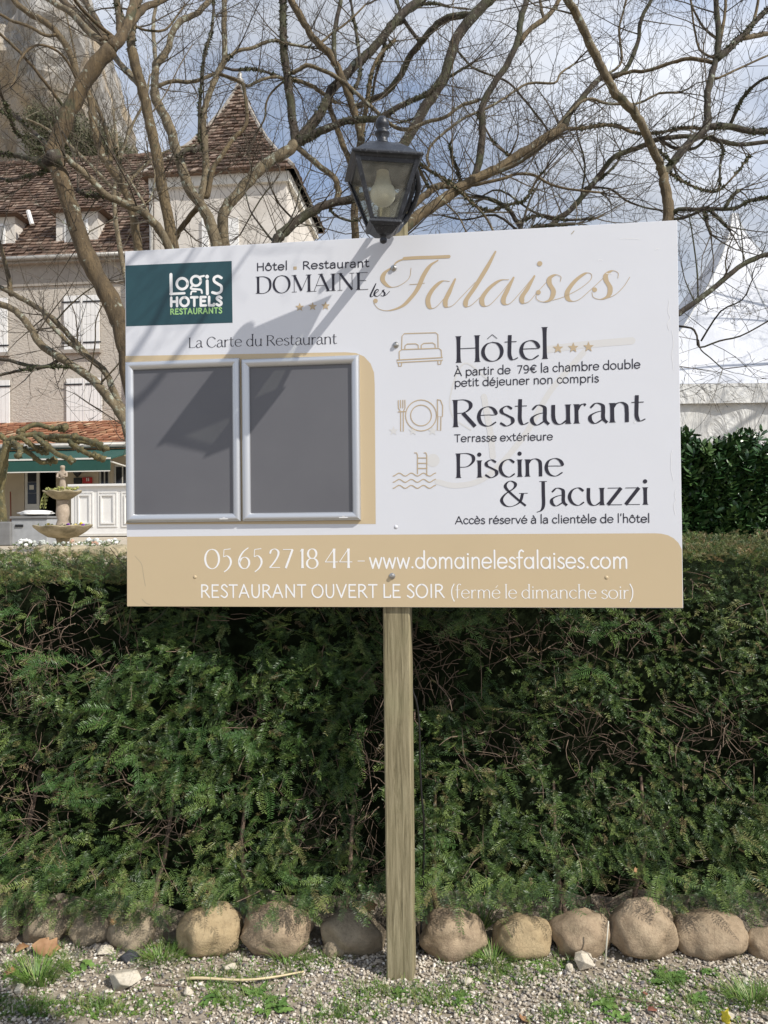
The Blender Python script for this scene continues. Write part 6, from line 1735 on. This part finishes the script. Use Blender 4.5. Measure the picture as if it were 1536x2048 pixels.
# planting round the fountain
def bed(px_, py_, Y, n, rx, cols, label, seed, hz=.12, size=.04, leafm=None):
    p = at(px_, py_, Y); zg = terr(p.x, Y); e_ = empty('flower_plant', (p.x, Y, zg), 0, label, 'flowers'); 
    zc = max(0, p.z-zg-.05)
    m_, fl = flowers(0, 0, max(.02, zc*.4), n, rx, rx*.6, max(hz, zc*.6), cols, seed, size); m_.build('leaves', leafm or lf, e_, kind='stuff')
    for c__, q in zip(cols, fl):
        if q.v: q.build('blossoms', pet[c__], e_, kind='stuff')
bed(42, 1080, 12.0, 9, .10, ['white'], 'white flowers in front of the light grey storage chest', 1, size=.034)
bed(58, 1078, 12.0, 8, .1, ['white'], 'taller white flowers just left of the fountain bowl', 2, size=.034)
bed(170, 1082, 12.2, 20, .30, ['white', 'grey', 'pink'], 'small white and pink flowers right of the fountain foot', 3, size=.028)
bed(95, 1086, 12.0, 14, .28, ['grey', 'grey'], 'grey leaved plants left of the fountain foot', 4, size=.035)
bed(205, 1078, 12.6, 26, .3, ['grey', 'white'], 'silvery plant below the white bar counter', 5, size=.035)
# stone rim of the fountain bed
e_ = empty('bed_edging', (at(180, 1095, 11).x, 11.4, terr(0, 11)-.06), 0, 'pale rounded stone edging curving round the fountain bed', 'edging')
for i in range(9):
    a = R(200+i*17); V, F = ico_stone(80+i, (.30, .16, .13), .12, 2); rot = a+math.pi/2
    c_ = Vector((1.15*math.cos(a), .8*math.sin(a)+.8, .10)); ca, sa = math.cos(rot), math.sin(rot)
    MB().add([(x*ca-y*sa+c_.x, x*sa+y*ca+c_.y, z+c_.z) for x, y, z in V], F).build('stone', M['fstone'], e_, smooth=True)

# pollarded plane tree
T = Tree('pollarded_tree', 'mossy pollarded tree with knobbly level arms in front of the awning', 15.5, M['pollard'], M['twig'], 30, group='pollarded tree')
T.trunk([(4, 1039), (0, 984), (5, 948), (9, 911), (15, 884)], 10, 9, 0, base=4)
for P_ in ([(15, 884), (36, 875), (73, 869), (109, 880), (151, 882), (182, 887), (211, 897)], [(20, 888), (36, 893), (60, 907), (82, 924), (108, 921)], [(70, 872), (95, 893), (113, 907), (142, 920)],
           [(40, 874), (46, 860), (73, 849), (102, 856), (128, 855)], [(140, 883), (151, 893), (173, 906), (204, 917)], [(15, 884), (0, 870), (-30, 868)], [(25, 882), (40, 898), (36, 912)], [(85, 876), (120, 872), (160, 876), (200, 890)], [(50, 880), (75, 898), (90, 905)]):
    T.br(P_, 6.5, 5, random.uniform(-1.2, 1.2), moss=False)
    e_ = T.paths[-1][0][-1]-T.root.location; V, F = ico_stone(random.randrange(99), (.075, .075, .065), .5, 2)
    MB().add([(a+e_.x, b+e_.y, c_+e_.z) for a, b, c_ in V], F).build('knuckle', M['pollard'], T.root, smooth=True)
    for k in range(9):
        pp = T.paths[-1][0]; e_ = pp[random.randrange(2, len(pp))]-T.root.location; kr = random.uniform(.04, .085); V, F = ico_stone(random.randrange(99), (kr, kr*.9, kr*.85), .6, 2)
        MB().add([(a+e_.x, b+e_.y, c_+e_.z) for a, b, c_ in V], F).build('knuckle', M['pollard'], T.root, smooth=True)

# ---------------------------------------------------------------- marquee
t = NT('white marquee canvas'); n1 = t.noise(1.5, 5, .6, t.mapping((1, 1, .4)))
t.color(t.ramp(n1, [(.3, (.49, .505, .54)), (.7, (.62, .63, .66))])).set(Roughness=.5).bump(n1, .35, .12); M['canvas'] = t.m
t = NT('greyed canvas wall'); n1 = t.noise(1.8, 6, .6, t.mapping((1.5, 1.5, .6)), 1.5)
t.color(t.ramp(n1, [(.3, (.50, .50, .49)), (.7, (.62, .62, .60))])).set(Roughness=.6).bump(n1, .8, .15); M['canvas_g'] = t.m
MY = 11.5; mh = 2.6; mc = at(1472, 700, MY+mh); zg = terr(0, MY)
mq = empty('marquee', (mc.x, MY+mh, zg), R(-1.5), 'white peaked marquee tent behind the laurel bush at the right', 'tent')
ze = at(1450, 768, MY).z-zg; zv = at(1450, 806, MY).z-zg; zp = at(1472, 428, MY+mh).z-zg
m_ = MB(); n = 16; rings = []
for i in range(n+1):
    u = i/n; s_ = (1-u)**1.45*.985+.015+.0*u; h_ = ze+(zp-ze)*u; s_ = mh*s_
    rings.append(s_)
N_ = 48
def sq(a, s_):
    c_, d_ = math.cos(a), math.sin(a); k = 1/max(abs(c_), abs(d_)); return (c_*k*s_, d_*k*s_)
V = []; F = []
for i in range(n+1):
    h_ = ze+(zp-ze)*(i/n); q = i/n
    for k in range(N_):
        a = 2*math.pi*(k)/N_+math.pi/4; x, y = sq(a, rings[i]); V.append((x, y, h_+.02*math.sin(k*.8+i)*(1-q)))
for i in range(n):
    for k in range(N_): F.append((i*N_+k, i*N_+(k+1) % N_, (i+1)*N_+(k+1) % N_, (i+1)*N_+k))
F.append(tuple(n*N_+k for k in range(N_)))
MB().add(V, F).build('roof', M['canvas'], mq)
for k, (x0, y0, x1, y1) in enumerate(((-mh, -mh, mh, -mh), (mh, -mh, mh, mh), (mh, mh, -mh, mh), (-mh, mh, -mh, -mh))):
    V = []; F = []; nn = 40
    L_ = Vector((x1-x0, y1-y0, 0)); nr = Vector((L_.y, -L_.x, 0)).normalized()
    for i in range(nn+1):
        p = Vector((x0, y0, 0))+L_*(i/nn)+nr*(.02+.012*math.sin(i*1.3)); V += [(p.x, p.y, ze+.01), (p.x+nr.x*.01, p.y+nr.y*.01, zv)]
    F = [(2*i+1, 2*i+3, 2*i+2, 2*i) for i in range(nn)]; o = MB().add(V, F).build('valance', M['canvas_g'], mq); sld = o.modifiers.new('thick', 'SOLIDIFY'); sld.thickness = .006
    V = []
    for i in range(nn+1):
        p = Vector((x0, y0, 0))+L_*(i/nn)-nr*(.05+.02*math.sin(i*.9)); V += [(p.x, p.y, ze-.05), (p.x, p.y, 0)]
    o = MB().add(V, F).build('side_wall', M['canvas_g'], mq); sld = o.modifiers.new('thick', 'SOLIDIFY'); sld.thickness = .006
for k in (0, 6, 12, 18, 24, 30, 36, 42):                      # sewn seams running up the canvas
    m_ = MB(); a = 2*math.pi*k/N_+math.pi/4; m_.tube([Vector((*sq(a, rings[i]), ze+(zp-ze)*i/n+.02*math.sin(k*.8+i)*(1-i/n)+.006)) for i in range(n+1)], .012, 5); m_.build('seam', M['canvas_g'], mq)
for sx in (-1, 1):
    for sy in (-1, 1): MB().box(sx*(mh-.03)-.04, sx*(mh-.03)+.04, sy*(mh-.03)-.04, sy*(mh-.03)+.04, 0, ze).build('leg', M['offwhite'], mq)

# ---------------------------------------------------------------- laurel bush
def laurel_leafs(seed):
    rn = random.Random(seed); V = []; F = []
    for i in range(9):
        a = i*2.4+rn.uniform(-.3, .3); up = .5+i*.12; l = rn.uniform(.08, .12); w = l*.16
        o_ = Vector((0, 0, i*.014)); d = Vector((math.cos(a), math.sin(a), up)).normalized(); s_ = Vector((-math.sin(a), math.cos(a), 0)); nrm = d.cross(s_)
        b = len(V)
        for u, ww in ((0, .1), (.3, .85), (.6, 1), (.85, .6), (1, 0.02)):
            q = o_+d*l*u-Vector((0, 0, l*.2*u*u)); V += [tuple(q-s_*w*ww+nrm*-w*.25*ww), tuple(q), tuple(q+s_*w*ww+nrm*-w*.25*ww)]
        for k in range(4): c_ = b+3*k; F += [(c_, c_+1, c_+4, c_+3), (c_+1, c_+2, c_+5, c_+4)]
    return V, F
lcol = hidden_collection('laurel sprigs', [make_obj_unlinked('laurel_sprig', *laurel_leafs(i), M['laurel'], True) for i in range(4)])
def bush(px0, px1, pytop, Y, dpt, label, n, seed, zmin=1.35):
    rn = random.Random(seed); a = at(px0, pytop, Y); b = at(px1, pytop, Y); zt2 = a.z; zg = terr(a.x, Y)
    e_ = empty('laurel_bush', ((a.x+b.x)/2, Y+dpt/2, zg), 0, label, 'bush'); P = []; Rr = []; S = []; I = []
    for k in range(n):
        x = rn.uniform(a.x, b.x); y = Y+dpt*rn.random()
        top = zt2-zg-.14+.24*noise.noise(Vector((x*2.2, y*2, seed)))+.10*noise.noise(Vector((x*7, y*5, seed)))
        z = top*(1-rn.random()**1.7*.95)
        if rn.random() < .6: y = Y+rn.random()*.25*dpt+.08*noise.noise(Vector((x*3, z*3, 1)))
        P.append((x-(a.x+b.x)/2, y-Y-dpt/2, z)); Rr.append((rn.gauss(0, .45)-.15, rn.gauss(0, .45), rn.uniform(0, 6.28))); S.append(rn.uniform(.42, .85)); I.append(rn.randrange(4))
    scatter('foliage', P, Rr, S, I, lcol, M['laurel'], e_)
    m_ = MB()
    for k in range(60):
        x = rn.uniform(a.x, b.x)-(a.x+b.x)/2; y = rn.uniform(-dpt*.4, dpt*.4); m_.tube([(x, y, 0), (x+rn.uniform(-.1, .1), y, .4), (x+rn.uniform(-.2, .2), y+rn.uniform(-.1, .1), (zt2-zg)*.95)], [.012, .009, .004], 4)
    m_.build('stems', M['hedge_stem'], e_, kind='stuff')
bush(1290, 1700, 884, 5.3, 1.1, 'dark glossy laurel bush between the marquee and the clipped hedge', 7500, 3)

# ---------------------------------------------------------------- cliff
t = NT('limestone cliff'); n1 = t.noise(.09, 8, .65, t.mapping((1, 1, .6))); n2 = t.noise(.5, 8, .7, t.mapping((1.6, 1, .5))); 
c = t.ramp(n2, [(.3, (.22, .21, .195)), (.5, (.42, .40, .37)), (.7, (.56, .53, .49))])
c = t.mix(t.ramp(n1, [(.5, 0.), (.62, .8)]), c, (.52, .40, .25)); c = t.mix(t.ramp(t.noise(.25, 6, .6), [(.6, 0.), (.72, .8)]), c, (.14, .145, .09))
t.color(c).set(Roughness=1.).bump(n2, 1., 1.2); M['cliff'] = t.m
V = []; F = []; nu, nv = 110, 100; CYY = 75.0
edge = [(0, 135), (60, 140), (110, 138), (150, 132), (200, 150), (250, 175), (290, 215), (325, 270), (345, 300), (1100, 330)]
def edge_x(py_):
    for (a, xa_), (b, xb_) in zip(edge, edge[1:]):
        if py_ <= b: return xa_+(xb_-xa_)*max(0, (py_-a))/(b-a)
    return 330
zb_ = at(0, 1043, CYY).z
ztopc = at(0, -420, CYY).z
for j in range(nv+1):
    z = zb_-4+(ztopc-zb_+4)*j/nv
    py_ = 1043-(z-CAMZ)/CYY*FPX; ex = at(max(20, edge_x(py_) if py_ > 0 else 135+py_*.25), 0, CYY).x
    for i in range(nu+1):
        u = i/nu; x = -95+(ex+95)*min(1, u/.8); y = CYY+2
        if u > .8: y += (u-.8)/.2*45; x += -(u-.8)/.2*6
        p = Vector((x*.09, y*.09, z*.07)); dsp = noise.fractal(p, .9, 2.1, 6)*4.5+noise.noise(Vector((x*.5, z*.25, 2)))*.9+noise.noise(Vector((x*1.3, z*1.1, 7)))*.45
        bx_ = .5*noise.noise(Vector((z*.5, 3, x*.2)))*(1 if u > .5 else 0)
        V.append((x+bx_*2.2, y-dsp, z))
for j in range(nv):
    for i in range(nu): a = j*(nu+1)+i; F.append((a, a+1, a+nu+2, a+nu+1))
V += []; tag(raw_obj('cliff', V, F, M['cliff'], None, False, 'structure'))
# scrub on the cliff foot behind the roof
def scrub_sprig(seed):
    rn = random.Random(seed); V = []; F = []
    for i in range(40):
        p = Vector((rn.gauss(0, .3), rn.gauss(0, .3), rn.gauss(0, .25))); d = Vector((rn.gauss(0, 1), rn.gauss(0, 1), rn.gauss(0, 1))).normalized()*.12; s_ = d.orthogonal().normalized()*.05
        b = len(V); V += [tuple(p), tuple(p+d+s_), tuple(p+d-s_)]; F.append((b, b+1, b+2))
    return V, F
scol = hidden_collection('scrub sprigs', [make_obj_unlinked('scrub_sprig', *scrub_sprig(i), leafmat('scrub leaves', [(0, (.06, .065, .03)), (1, (.13, .13, .07))], .8)) for i in range(3)])
P = []
for k in range(1600):
    px_ = random.uniform(60, 275); py_ = random.gauss(290+(px_-150)*.22, 26); 
    if py_ < edge_like if False else False: continue
    if px_ > 200 and py_ < 262+(px_-200)*.75: continue
    if px_ > 140 and py_ < 200+(px_-140)*.9: continue
    p = at(px_, py_, 66+random.uniform(0, 3)); P.append(tuple(p))
n = len(P); scatter('scrub', P, RNG.uniform(0, 6.28, (n, 3)), RNG.uniform(.7, 1.7, n), RNG.integers(0, 3, n), scol, M['moss'], label='olive scrub growing at the foot of the cliff above the roof', cat='scrub')
print('scene built', len(bpy.data.objects))
